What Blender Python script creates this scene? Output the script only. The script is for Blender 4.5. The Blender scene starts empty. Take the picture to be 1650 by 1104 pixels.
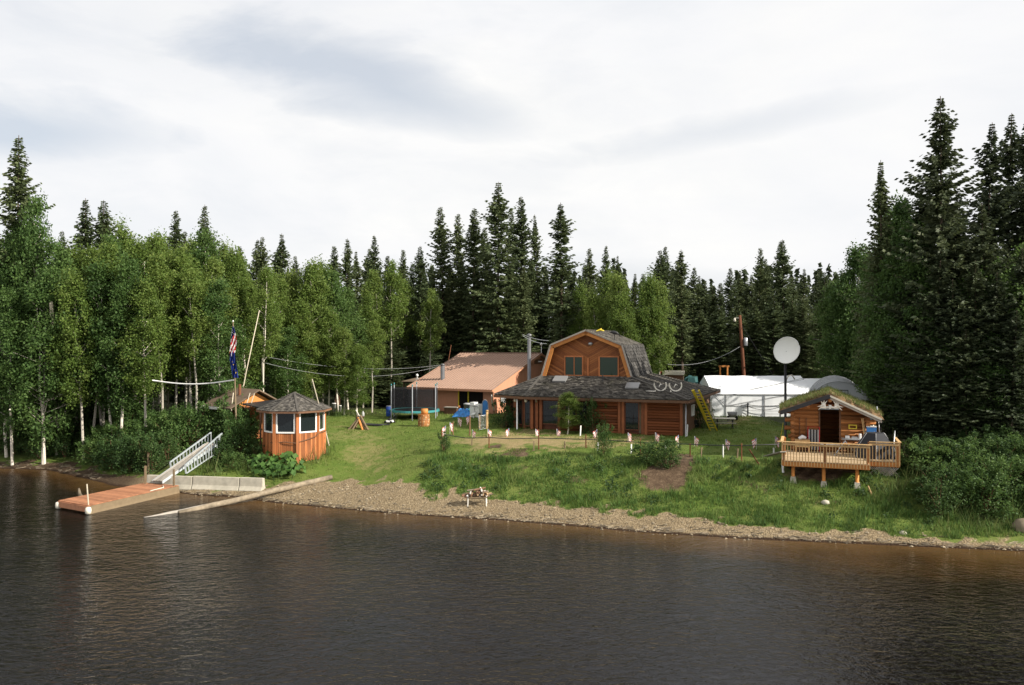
import bpy, math, random
import numpy as np
from mathutils import Vector, Matrix
R = math.radians
rnd = random.Random(7)
scene = bpy.context.scene
col = scene.collection
# ---------------------------------------------------------------- camera, sky, sun, exposure
CAM_Z = 9.0            # upper deck of a river boat
FPX = 1295.0           # focal length in pixels of a 1650 px wide picture
cam_d = bpy.data.cameras.new('camera'); cam = bpy.data.objects.new('camera', cam_d); col.objects.link(cam)
cam.location = (0, 0, CAM_Z); cam.rotation_euler = (R(90), 0, 0)
cam_d.sensor_width = 36; cam_d.lens = FPX / 1650 * 36; cam_d.clip_start = .5; cam_d.clip_end = 3000
scene.camera = cam
SUN_EL, SUN_A = R(32), R(23)
sdir = Vector((math.cos(SUN_EL) * math.cos(SUN_A), -math.cos(SUN_EL) * math.sin(SUN_A), math.sin(SUN_EL)))
sl = bpy.data.lights.new('sun', 'SUN'); sl.energy = 4.7; sl.angle = R(0.6); sl.color = (1.0, .94, .83)
so = bpy.data.objects.new('sun', sl); so.rotation_euler = sdir.to_track_quat('Z', 'Y').to_euler(); so.location = (60, -20, 60); col.objects.link(so)
scene.view_settings.view_transform = 'Standard'; scene.view_settings.look = 'None'
scene.view_settings.exposure = 0.75; scene.view_settings.gamma = 1

class NT:
    """small helper for node trees"""
    def __init__(s, tree):
        s.t = tree; s.n = tree.nodes; s.l = tree.links; s.n.clear()
    def add(s, typ, **kw):
        nd = s.n.new(typ)
        for k, v in kw.items():
            if k == 'ins':
                for kk, vv in v.items():
                    if isinstance(vv, bpy.types.NodeSocket): s.l.new(vv, nd.inputs[kk])
                    else: nd.inputs[kk].default_value = vv
            else: setattr(nd, k, v)
        return nd
    def math(s, op, a, b=None, clamp=False):
        nd = s.n.new('ShaderNodeMath'); nd.operation = op; nd.use_clamp = clamp
        for i, v in enumerate((a, b)):
            if v is None: continue
            if isinstance(v, bpy.types.NodeSocket): s.l.new(v, nd.inputs[i])
            else: nd.inputs[i].default_value = v
        return nd.outputs[0]
    def ramp(s, fac, stops, interp='LINEAR'):
        nd = s.n.new('ShaderNodeValToRGB'); cr = nd.color_ramp; cr.interpolation = interp
        while len(cr.elements) < len(stops): cr.elements.new(.5)
        for e, (p, c) in zip(cr.elements, stops):
            e.position = p; e.color = (c, c, c, 1) if not hasattr(c, '__len__') else (*c, 1)
        s.l.new(fac, nd.inputs[0]); return nd.outputs[0]
    def mix(s, fac, a, b):
        nd = s.n.new('ShaderNodeMix'); nd.data_type = 'RGBA'
        for k, v in ((0, fac), (6, a), (7, b)):
            if isinstance(v, bpy.types.NodeSocket): s.l.new(v, nd.inputs[k])
            else: nd.inputs[k].default_value = v if k == 0 else (*v, 1)
        return nd.outputs[2]
    def noise(s, vec, scale, detail=4, rough=.55, dist=0):
        nd = s.add('ShaderNodeTexNoise', ins={'Scale': scale, 'Detail': detail, 'Roughness': rough, 'Distortion': dist})
        if vec is not None: s.l.new(vec, nd.inputs['Vector'])
        return nd.outputs['Fac']

w = bpy.data.worlds.new('World'); scene.world = w; w.use_nodes = True
k = NT(w.node_tree)
sky = k.add('ShaderNodeTexSky', sky_type='NISHITA', sun_disc=False, sun_elevation=SUN_EL, sun_rotation=math.atan2(sdir.x, sdir.y), altitude=150, air_density=1.0, dust_density=2.0)
tc = k.add('ShaderNodeTexCoord'); sep = k.add('ShaderNodeSeparateXYZ', ins={0: tc.outputs['Generated']})
az = k.math('ARCTAN2', sep.outputs[0], sep.outputs[1]); el = k.math('ARCSINE', sep.outputs[2])
cmb = k.add('ShaderNodeCombineXYZ', ins={0: az, 1: k.math('MULTIPLY', el, 2.6), 2: 0.3})
n1 = k.noise(cmb.outputs[0], 2.2, 6, .55, .4); n2 = k.noise(cmb.outputs[0], 6.0, 6, .6, .3)
def blob(a0, e0, sa, se, tilt):
    da = k.math('SUBTRACT', az, a0); de = k.math('SUBTRACT', el, e0)
    c, s_ = math.cos(tilt), math.sin(tilt)
    p = k.math('ADD', k.math('MULTIPLY', da, c), k.math('MULTIPLY', de, s_)); q = k.math('SUBTRACT', k.math('MULTIPLY', de, c), k.math('MULTIPLY', da, s_))
    p = k.math('ADD', k.math('DIVIDE', p, sa), k.math('MULTIPLY', k.math('SUBTRACT', n2, .5), 1.1)); q = k.math('ADD', k.math('DIVIDE', q, se), k.math('MULTIPLY', k.math('SUBTRACT', n1, .5), 3.2))
    d = k.math('ADD', k.math('MULTIPLY', p, p), k.math('MULTIPLY', q, q))
    return k.math('SUBTRACT', 1.0, k.math('POWER', d, .75), clamp=True)
gap = k.math('ADD', blob(-.19, .325, .26, .05, -.13), blob(-.56, .225, .17, .045, .05), clamp=True)
gap = k.math('ADD', gap, k.math('MULTIPLY', blob(.24, .255, .24, .022, .1), .4), clamp=True)
gap = k.math('ADD', gap, k.math('MULTIPLY', blob(-.42, .36, .3, .09, .1), .22), clamp=True)
gap = k.math('ADD', gap, k.math('MULTIPLY', k.math('MULTIPLY', k.ramp(n2, [(.42, 0.), (.7, 1.)]), k.ramp(az, [(0., 1.), (.35, .25)])), .24), clamp=True)
gap = k.math('ADD', gap, k.math('MULTIPLY', blob(.1, .05, .25, .07, .0), .5), clamp=True)
soft = k.ramp(n1, [(.3, (.90, .92, .95)), (.5, (.99, .99, 1.0)), (.7, (1.05, 1.04, 1.02))])
cloud = k.mix(k.math('MULTIPLY', gap, .68), soft, (.68, .73, .80))
bg1 = k.add('ShaderNodeBackground', ins={'Color': sky.outputs[0], 'Strength': .08})
bg2 = k.add('ShaderNodeBackground', ins={'Color': cloud, 'Strength': .585})
mx = k.add('ShaderNodeMixShader', ins={0: k.math('SUBTRACT', .97, k.math('MULTIPLY', gap, .22)), 1: bg1.outputs[0], 2: bg2.outputs[0]})
k.add('ShaderNodeOutputWorld', ins={0: mx.outputs[0]})

# ---------------------------------------------------------------- object helpers
def tag(o, label=None, cat=None, group=None, kind=None):
    if label: o['label'] = label
    if cat: o['category'] = cat
    if group: o['group'] = group
    if kind: o['kind'] = kind
    return o
def thing(name, label, cat, loc=(0, 0, 0), rotz=0, group=None):
    o = bpy.data.objects.new(name, None); col.objects.link(o); o.empty_display_size = .2
    o.location = loc; o.rotation_euler = (0, 0, rotz)
    return tag(o, label, cat, group)
def link(name, me, parent=None, loc=None):
    o = bpy.data.objects.new(name, me); col.objects.link(o)
    if parent is not None: o.parent = parent
    if loc is not None: o.location = loc
    return o
def copy_tree(o, parent=None):
    c = o.copy(); col.objects.link(c); c.parent = parent
    for ch in list(o.children): copy_tree(ch, c)
    return c
class MB:
    def __init__(s): s.v = []; s.f = []; s.uv = []; s.r = []; s.m = []
    def face(s, pts, uv=None, r=None, mi=0):
        b = len(s.v); s.v += [tuple(p) for p in pts]; s.f.append(tuple(range(b, b + len(pts))))
        s.uv.append(uv or [(p[0] + p[1], p[2]) for p in pts]); s.r.append(rnd.random() if r is None else r); s.m.append(mi)
        return s
    def hexa(s, c, mi=0, r=None):
        """c: 8 corners, bottom ring then top ring"""
        r = rnd.random() if r is None else r
        for q in ((3, 2, 1, 0), (4, 5, 6, 7), (0, 1, 5, 4), (1, 2, 6, 5), (2, 3, 7, 6), (3, 0, 4, 7)):
            s.face([c[i] for i in q], r=r, mi=mi)
        return s
    def box(s, x0, x1, y0, y1, z0, z1, mi=0, r=None):
        return s.hexa([(x0, y0, z0), (x1, y0, z0), (x1, y1, z0), (x0, y1, z0), (x0, y0, z1), (x1, y0, z1), (x1, y1, z1), (x0, y1, z1)], mi, r)
    def beam(s, a, b, wd, ht, up=(0, 0, 1), mi=0, r=None):
        """square beam centred on the line a-b"""
        a = Vector(a); b = Vector(b); d = (b - a).normalized(); up = Vector(up)
        sd = d.cross(up)
        if sd.length < 1e-4: sd = d.cross(Vector((0, 1, 0)))
        sd.normalize(); u = sd.cross(d).normalized(); sd *= wd / 2; u *= ht / 2
        return s.hexa([a - sd - u, a + sd - u, b + sd - u, b - sd - u, a - sd + u, a + sd + u, b + sd + u, b - sd + u], mi, r)
    def tube(s, pts, rad, n=8, cap=True, mi=0, r=None):
        pts = [Vector(p) for p in pts]; m = len(pts); rad = rad if hasattr(rad, '__len__') else [rad] * m
        r = rnd.random() if r is None else r; b = len(s.v)
        for i, p in enumerate(pts):
            d = (pts[min(i + 1, m - 1)] - pts[max(i - 1, 0)]).normalized()
            x = d.cross(Vector((0, 0, 1)) if abs(d.z) < .9 else Vector((0, 1, 0))).normalized(); y = d.cross(x)
            for j in range(n):
                t = 2 * math.pi * j / n; s.v.append(tuple(p + (x * math.cos(t) + y * math.sin(t)) * rad[i]))
        L = [0]
        for i in range(1, m): L.append(L[-1] + (pts[i] - pts[i - 1]).length)
        for i in range(m - 1):
            for j in range(n):
                j2 = (j + 1) % n
                s.f.append((b + i * n + j, b + i * n + j2, b + (i + 1) * n + j2, b + (i + 1) * n + j))
                s.uv.append([(j / n, L[i]), ((j + 1) / n, L[i]), ((j + 1) / n, L[i + 1]), (j / n, L[i + 1])]); s.r.append(r); s.m.append(mi)
        if cap:
            for ring in (tuple(range(b, b + n)), tuple(range(b + (m - 1) * n, b + m * n))):
                s.f.append(ring); s.uv.append([(0, 0)] * n); s.r.append(r); s.m.append(mi)
        return s
    def lathe(s, prof, n=16, c=(0, 0, 0), mi=0, cap=True):
        b = len(s.v); m = len(prof)
        for (rr, z) in prof:
            for j in range(n):
                t = 2 * math.pi * j / n; s.v.append((c[0] + rr * math.cos(t), c[1] + rr * math.sin(t), c[2] + z))
        for i in range(m - 1):
            for j in range(n):
                j2 = (j + 1) % n
                s.f.append((b + i * n + j, b + i * n + j2, b + (i + 1) * n + j2, b + (i + 1) * n + j)); s.uv.append([(j / n, prof[i][1]), ((j + 1) / n, prof[i][1]), ((j + 1) / n, prof[i + 1][1]), (j / n, prof[i + 1][1])]); s.r.append(.5); s.m.append(mi)
        if cap:
            for ring in (tuple(range(b, b + n))[::-1], tuple(range(b + (m - 1) * n, b + m * n))):
                s.f.append(ring); s.uv.append([(0, 0)] * n); s.r.append(.5); s.m.append(mi)
        return s
    def prism(s, poly, z0, z1, mi=0):
        n = len(poly); r = rnd.random()
        s.face([(p[0], p[1], z1) for p in poly], r=r, mi=mi); s.face([(p[0], p[1], z0) for p in poly[::-1]], r=r, mi=mi)
        for i in range(n):
            a, b = poly[i], poly[(i + 1) % n]
            s.face([(a[0], a[1], z0), (b[0], b[1], z0), (b[0], b[1], z1), (a[0], a[1], z1)], r=r, mi=mi)
        return s
    def profile(s, prof, y0, y1, mi=0):
        """x-z outline pushed along y"""
        n = len(prof); r = rnd.random()
        s.face([(p[0], y0, p[1]) for p in prof], r=r, mi=mi); s.face([(p[0], y1, p[1]) for p in prof[::-1]], r=r, mi=mi)
        for i in range(n):
            a, b = prof[i], prof[(i + 1) % n]
            s.face([(a[0], y1, a[1]), (b[0], y1, b[1]), (b[0], y0, b[1]), (a[0], y0, a[1])], r=r, mi=mi)
        return s
    def shakes(s, p00, p10, p11, p01, row=.27, wd=(.12, .3), lift=.035, seed=1):
        """lapped wooden shakes over the quad bottom-left, bottom-right, top-right, top-left"""
        q = random.Random(seed); p00, p10, p11, p01 = map(Vector, (p00, p10, p11, p01))
        nrm = (p10 - p00).cross(p01 - p00)
        if nrm.length < 1e-6: nrm = (p10 - p00).cross(p11 - p00)
        nrm.normalize(); H = max((p01 - p00).length, (p11 - p10).length); n = max(2, int(H / row))
        s.face([p00 - nrm * .03, p10 - nrm * .03, p11 - nrm * .03, p01 - nrm * .03], r=.3)
        for i in range(n):
            t0, t1 = i / n, min(1, (i + 1.12) / n)
            a, b = p00.lerp(p01, t0), p10.lerp(p11, t0); c, d = p10.lerp(p11, t1), p00.lerp(p01, t1)
            W = (b - a).length
            if W < .05: continue
            x = 0
            while x < W:
                x2 = min(W, x + q.uniform(*wd)); f0, f1 = x / W, x2 / W; j = q.uniform(-.12, .05); lf = lift * q.uniform(.5, 1.5)
                A, B, C2, D2 = a.lerp(b, f0), a.lerp(b, f1), d.lerp(c, f1), d.lerp(c, f0)
                A, B = A.lerp(D2, -min(j, 0)), B.lerp(C2, -min(j, 0)); r = q.random(); o = nrm * lf
                s.face([A + o, B + o, C2 + nrm * .004, D2 + nrm * .004], r=r); s.face([A, B, B + o, A + o], r=r)
                x = x2 + .008
        return s
    def build(s, name, mats, parent=None, smooth=False, loc=None):
        me = bpy.data.meshes.new(name); me.from_pydata(s.v, [], s.f)
        uvl = me.uv_layers.new(name='UVMap'); uvl.data.foreach_set('uv', [c for f in s.uv for p in f for c in p])
        at = me.attributes.new('rnd', 'FLOAT', 'FACE'); at.data.foreach_set('value', s.r)
        for m_ in (mats if isinstance(mats, (list, tuple)) else [mats]): me.materials.append(m_)
        me.polygons.foreach_set('material_index', s.m)
        if smooth: me.polygons.foreach_set('use_smooth', [True] * len(s.f))
        me.update(); return link(name, me, parent, loc)
def np_mesh(name, V, mats, rv, midx=None, nv=4):
    """V: (n, nv, 3) loose faces"""
    n = len(V); me = bpy.data.meshes.new(name)
    me.vertices.add(n * nv); me.vertices.foreach_set('co', np.ascontiguousarray(V, dtype=np.float32).ravel())
    me.loops.add(n * nv); me.loops.foreach_set('vertex_index', np.arange(n * nv, dtype=np.int32))
    me.polygons.add(n); me.polygons.foreach_set('loop_start', np.arange(0, n * nv, nv, dtype=np.int32)); me.polygons.foreach_set('loop_total', np.full(n, nv, dtype=np.int32))
    at = me.attributes.new('rnd', 'FLOAT', 'FACE'); at.data.foreach_set('value', np.asarray(rv, dtype=np.float32))
    for m_ in (mats if isinstance(mats, (list, tuple)) else [mats]): me.materials.append(m_)
    if midx is not None: me.polygons.foreach_set('material_index', np.asarray(midx, dtype=np.int32))
    me.update(calc_edges=True); return me

# ---------------------------------------------------------------- materials
def newmat(name):
    m = bpy.data.materials.new(name); m.use_nodes = True; return m, NT(m.node_tree)
def finish(k, colr, rough=.8, bump=None, bstr=.3, bdist=.02, spec=.3, metal=0):
    p = k.add('ShaderNodeBsdfPrincipled', ins={'Roughness': rough, 'Specular IOR Level': spec, 'Metallic': metal})
    if isinstance(colr, bpy.types.NodeSocket): k.l.new(colr, p.inputs['Base Color'])
    else: p.inputs['Base Color'].default_value = (*colr, 1)
    if bump is not None:
        b = k.add('ShaderNodeBump', ins={'Strength': bstr, 'Distance': bdist, 'Height': bump}); k.l.new(b.outputs[0], p.inputs['Normal'])
    k.add('ShaderNodeOutputMaterial', ins={0: p.outputs[0]})
def M_plain(name, c, rough=.7, var=.25, scale=6, spec=.3, metal=0, stretch=(1, 1, 1), grain=0):
    """base colour broken up by two noises, by face and by object"""
    m, k = newmat(name); tc = k.add('ShaderNodeTexCoord'); mp = k.add('ShaderNodeMapping', ins={0: tc.outputs['Object'], 'Scale': stretch})
    n = k.noise(mp.outputs[0], scale, 6, .65); at = k.add('ShaderNodeAttribute', attribute_name='rnd')
    f = k.math('ADD', k.math('MULTIPLY', n, .65), k.math('MULTIPLY', at.outputs['Fac'], .35))
    lo = tuple(x * (1 - var) for x in c); hi = tuple(min(.95, x * (1 + var)) for x in c)
    cc = k.ramp(f, [(.25, lo), (.5, c), (.75, hi)])
    finish(k, cc, rough, n if grain else None, grain or .3, .02, spec, metal); return m
def M_leaf(name, dark, mid, lite, trans=.3, objvar=.35):
    m, k = newmat(name); at = k.add('ShaderNodeAttribute', attribute_name='rnd'); oi = k.add('ShaderNodeObjectInfo')
    f = k.math('ADD', k.math('MULTIPLY', at.outputs['Fac'], 1 - objvar), k.math('MULTIPLY', oi.outputs['Random'], objvar))
    c = k.ramp(f, [(.12, dark), (.5, mid), (.88, lite)])
    d = k.add('ShaderNodeBsdfPrincipled', ins={'Base Color': c, 'Roughness': .62, 'Specular IOR Level': .25})
    tcol = k.mix(.5, c, tuple(min(1, x * 1.5) for x in lite)); t = k.add('ShaderNodeBsdfTranslucent', ins={0: tcol})
    mx = k.add('ShaderNodeMixShader', ins={0: trans, 1: d.outputs[0], 2: t.outputs[0]}); k.add('ShaderNodeOutputMaterial', ins={0: mx.outputs[0]}); return m
def M_shake(name, dark, mid, lite, moss=None):
    m, k = newmat(name); at = k.add('ShaderNodeAttribute', attribute_name='rnd'); tc = k.add('ShaderNodeTexCoord')
    n = k.noise(tc.outputs['Object'], 1.1, 5, .6); n2 = k.noise(tc.outputs['Object'], 14, 4, .6)
    f = k.math('ADD', k.math('MULTIPLY', at.outputs['Fac'], .55), k.math('ADD', k.math('MULTIPLY', n, .25), k.math('MULTIPLY', n2, .2)))
    c = k.ramp(f, [(.18, dark), (.5, mid), (.8, lite)])
    if moss: c = k.mix(k.ramp(k.noise(tc.outputs['Object'], .7, 5, .7), [(.55, 0.), (.72, .7)]), c, moss)
    finish(k, c, .85, n2, .4, .02, .2); return m
def M_glass(name, c=(.012, .016, .018), rough=.04):
    m, k = newmat(name); finish(k, c, rough, None, 0, 0, .6); return m
MAT = dict(
    spruce=M_leaf('spruce_needles', (.03, .047, .019), (.068, .094, .036), (.12, .14, .056), .22),
    spruce_dark=M_leaf('spruce_needles_dark', (.018, .029, .014), (.042, .058, .025), (.075, .09, .037), .18),
    birch=M_leaf('birch_leaves', (.044, .082, .015), (.102, .162, .029), (.19, .238, .06), .4),
    birch_dark=M_leaf('aspen_leaves', (.028, .06, .015), (.058, .112, .026), (.11, .17, .045), .35),
    shrub=M_leaf('shrub_leaves', (.02, .044, .013), (.04, .08, .02), (.08, .13, .035), .3),
    rhubarb=M_leaf('rhubarb_leaves', (.03, .07, .014), (.055, .125, .022), (.1, .18, .04), .3),
    grass=M_leaf('grass_blades', (.034, .078, .015), (.076, .155, .027), (.17, .21, .06), .32, 0),
    lawn=M_leaf('lawn_blades', (.06, .105, .017), (.118, .182, .029), (.2, .22, .065), .28, 0),
    reed=M_leaf('reed_blades', (.05, .09, .02), (.085, .14, .03), (.17, .17, .07), .3, 0),
    sod=M_leaf('sod_blades', (.05, .09, .016), (.095, .14, .03), (.18, .16, .06), .25, 0),
    bark_birch=M_plain('birch_bark', (.5, .45, .38), .7, .5, 9, .2, 0, (1, 1, 2.5)),
    bark_pale=M_plain('pale_pole_bark', (.42, .37, .28), .7, .3, 9, .2),
    bark_spruce=M_plain('spruce_bark', (.10, .075, .055), .9, .4, 8, .15, 0, (1, 1, .3)),
    shake=M_shake('roof_shakes', (.045, .041, .037), (.09, .082, .072), (.17, .155, .133), (.075, .07, .045)),
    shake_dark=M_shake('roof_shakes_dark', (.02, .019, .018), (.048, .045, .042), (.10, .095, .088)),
    cedar=M_plain('stained_cedar', (.36, .125, .042), .6, .6, 4, .3, 0, (1, 1, .12), .15),
    cedar_log=M_plain('stained_logs', (.20, .064, .024), .55, .45, 3, .3, 0, (.15, 1, 3), .15),
    cedar_dark=M_plain('dark_stained_trim', (.14, .045, .02), .55, .3, 4, .3),
    post=M_plain('stained_posts', (.25, .082, .03), .6, .35, 4, .3), fresh=M_plain('new_lumber', (.56, .36, .165), .6, .35, 4, .3, 0, (1, 1, .4), .1),
    honey=M_plain('honey_logs', (.34, .14, .047), .6, .5, 3, .3, 0, (.2, 1, 2), .2),
    grey_wood=M_plain('weathered_wood', (.30, .27, .23), .8, .35, 5, .2, 0, (1, .25, 1), .2),
    dock=M_plain('dock_boards', (.35, .155, .08), .65, .38, 5, .3),
    tan_wood=M_plain('tan_timber', (.17, .125, .075), .7, .3, 4, .25),
    white=M_plain('white_paint', (.78, .77, .74), .5, .08, 6, .4),
    cream=M_plain('yellowed_white', (.62, .58, .48), .6, .15, 6, .3),
    stone=M_plain('beach_stone', (.21, .17, .115), .85, .6, 1.5, .2), concrete=M_plain('concrete', (.42, .385, .31), .85, .35, 2.5, .2, 0, (1, 1, 1), .25),
    metal=M_plain('galvanised_metal', (.42, .43, .44), .4, .2, 6, .5, .7),
    flue=M_plain('sooty_flue_metal', (.13, .13, .135), .45, .35, 3, .5, .4), dark_metal=M_plain('dark_metal', (.03, .03, .032), .5, .3, 6, .4, .3),
    black=M_plain('black_rubber', (.012, .012, .013), .6, .3, 6, .3),
    net=None, glass=M_glass('window_glass'), glass_green=M_glass('window_glass_upper', (.012, .03, .012)),
    roof_metal=None, stucco=M_plain('salmon_siding', (.52, .245, .15), .8, .12, 3, .2, 0, (1, 1, .3)),
    stucco_trim=M_plain('salmon_trim', (.50, .24, .14), .7, .1, 3, .2),
    poly=None, blue=M_plain('blue_plastic', (.02, .075, .36), .4, .15, 4, .5), sky_blue=M_plain('sky_blue_plastic', (.05, .22, .55), .4, .15, 4, .5),
    teal=M_plain('teal_vinyl', (.05, .24, .25), .45, .15, 4, .4), tarp=M_plain('blue_tarp', (.03, .2, .52), .45, .35, 3, .5, 0, (1, 1, 1), .4),
    skylight=M_plain('skylight_dome', (.2, .2, .2), .3, .1, 4, .5), deck_board=M_plain('deck_boards', (.42, .31, .19), .7, .3, 4, .2), grey_plastic=M_plain('grey_plastic', (.3, .3, .3), .5, .15, 4, .4), yellow=M_plain('yellow_fibreglass', (.62, .47, .03), .45, .15, 4, .4),
    bone=M_plain('antler_bone', (.74, .7, .62), .55, .15, 8, .3), pale_red=M_plain('sunlit_red_cloth', (.62, .22, .2), .8, .1, 8, .1), pale_navy=M_plain('sunlit_navy_cloth', (.2, .2, .33), .8, .1, 8, .1), red=M_plain('red_cloth', (.5, .03, .035), .8, .12, 8, .1),
    navy=M_plain('navy_cloth', (.02, .035, .17), .8, .2, 8, .1), gold=M_plain('gold_print', (.75, .5, .05), .7, .1, 8, .2),
    flag_white=M_plain('white_cloth', (.78, .76, .74), .8, .06, 8, .1), orange=M_plain('orange_wood', (.5, .2, .05), .6, .3, 5, .3),
    brown=M_plain('brown_wood', (.16, .085, .05), .75, .35, 5, .2), roof_brown=M_plain('brown_roll_roofing', (.16, .115, .08), .85, .2, 3, .2),
    firewood=M_plain('split_firewood', (.50, .34, .19), .75, .6, 4, .2), log=M_plain('drift_log', (.21, .17, .12), .88, .75, 4, .2, 0, (1, 1, 1), .3),
    dish=M_plain('dish_enamel', (.74, .74, .70), .45, .04, 3, .4), dark=M_plain('painted_shade', (.012, .01, .009), .9, .2, 3, .1), canvas=M_plain('charcoal_canvas', (.028, .029, .033), .75, .25, 5, .25),
    rust=M_plain('rusty_steel', (.16, .06, .03), .8, .4, 12, .2), sod_soil=M_plain('sod_soil', (.13, .085, .045), .95, .6, 5, .1, 0, (1, 1, 1), .8))
MAT['pale_grey'] = M_plain('pale_grey_paint', (.36, .39, .40), .6, .2, 6, .3); MAT['teal_grey'] = M_plain('pale_green_cover', (.3, .42, .38), .7, .15, 4); MAT['teal_dark'] = M_plain('dark_teal_cover', (.02, .075, .075), .6, .3, 3)
m, k = newmat('trampoline_net')
t1 = k.add('ShaderNodeBsdfTransparent'); d1 = k.add('ShaderNodeBsdfDiffuse', ins={0: (.02, .02, .022, 1)})
mx = k.add('ShaderNodeMixShader', ins={0: .6, 1: t1.outputs[0], 2: d1.outputs[0]}); k.add('ShaderNodeOutputMaterial', ins={0: mx.outputs[0]}); MAT['net'] = m
m, k = newmat('fence_netting')
t1 = k.add('ShaderNodeBsdfTransparent'); d1 = k.add('ShaderNodeBsdfDiffuse', ins={0: (.03, .035, .03, 1)})
mx = k.add('ShaderNodeMixShader', ins={0: .1, 1: t1.outputs[0], 2: d1.outputs[0]}); k.add('ShaderNodeOutputMaterial', ins={0: mx.outputs[0]}); MAT['wire_net'] = m
m, k = newmat('ribbed_metal_roof'); tc = k.add('ShaderNodeTexCoord'); sp = k.add('ShaderNodeSeparateXYZ', ins={0: tc.outputs['Object']})
n = k.noise(tc.outputs['Object'], .8, 5, .6); n2 = k.noise(tc.outputs['Object'], 20, 3, .6)
c = k.ramp(k.math('ADD', k.math('MULTIPLY', n, .7), k.math('MULTIPLY', n2, .3)), [(.3, (.30, .195, .145)), (.7, (.36, .235, .175))])
finish(k, c, .5, None, 0, 0, .35); MAT['roof_metal'] = m
m, k = newmat('greenhouse_sheeting'); tc = k.add('ShaderNodeTexCoord'); n = k.noise(tc.outputs['Object'], .6, 6, .65)
c = k.ramp(n, [(.3, (.84, .86, .88)), (.7, (.91, .92, .93))]); d1 = k.add('ShaderNodeBsdfPrincipled', ins={'Base Color': c, 'Roughness': .7, 'Specular IOR Level': .2})
t1 = k.add('ShaderNodeBsdfTranslucent', ins={0: c}); bp = k.add('ShaderNodeBump', ins={'Strength': .15, 'Distance': .1, 'Height': n}); k.l.new(bp.outputs[0], d1.inputs['Normal'])
mx = k.add('ShaderNodeMixShader', ins={0: .12, 1: d1.outputs[0], 2: t1.outputs[0]}); k.add('ShaderNodeOutputMaterial', ins={0: mx.outputs[0]}); MAT['poly'] = m
m, k = newmat('hoop_film'); t1 = k.add('ShaderNodeBsdfTransparent', ins={0: (.85, .87, .88, 1)}); d1 = k.add('ShaderNodeBsdfPrincipled', ins={'Base Color': (.62, .64, .66, 1), 'Roughness': .35}); t2 = k.add('ShaderNodeBsdfTranslucent', ins={0: (.3, .31, .32, 1)})
mx = k.add('ShaderNodeMixShader', ins={0: .5, 1: d1.outputs[0], 2: t2.outputs[0]}); m2 = k.add('ShaderNodeMixShader', ins={0: .7, 1: t1.outputs[0], 2: mx.outputs[0]}); k.add('ShaderNodeOutputMaterial', ins={0: m2.outputs[0]}); MAT['film'] = m
m, k = newmat('chevron_boards'); tc = k.add('ShaderNodeTexCoord'); sp = k.add('ShaderNodeSeparateXYZ', ins={0: tc.outputs['Object']})
h = k.math('ADD', sp.outputs[2], k.math('MULTIPLY', k.math('ABSOLUTE', k.math('ADD', sp.outputs[0], 7.98)), -.55))
fr = k.math('FRACT', k.math('MULTIPLY', h, 6.2)); idx = k.math('FLOOR', k.math('MULTIPLY', h, 6.2)); wn = k.add('ShaderNodeTexWhiteNoise', noise_dimensions='1D', ins={'W': idx})
cb = k.add('ShaderNodeCombineXYZ', ins={0: sp.outputs[0], 1: 0, 2: k.math('MULTIPLY', h, 9)}); gn = k.noise(cb.outputs[0], 2.2, 5, .6)
f = k.math('ADD', k.math('MULTIPLY', wn.outputs[0], .5), k.math('MULTIPLY', gn, .5)); c = k.ramp(f, [(.2, (.17, .052, .015)), (.5, (.28, .095, .026)), (.8, (.42, .165, .05))])
gr = k.ramp(fr, [(0., 0.), (.07, 1.), (.93, 1.), (1., 0.)]); finish(k, k.mix(gr, (.06, .022, .01), c), .55, gr, .8, .02, .3); MAT['chevron'] = m
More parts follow.
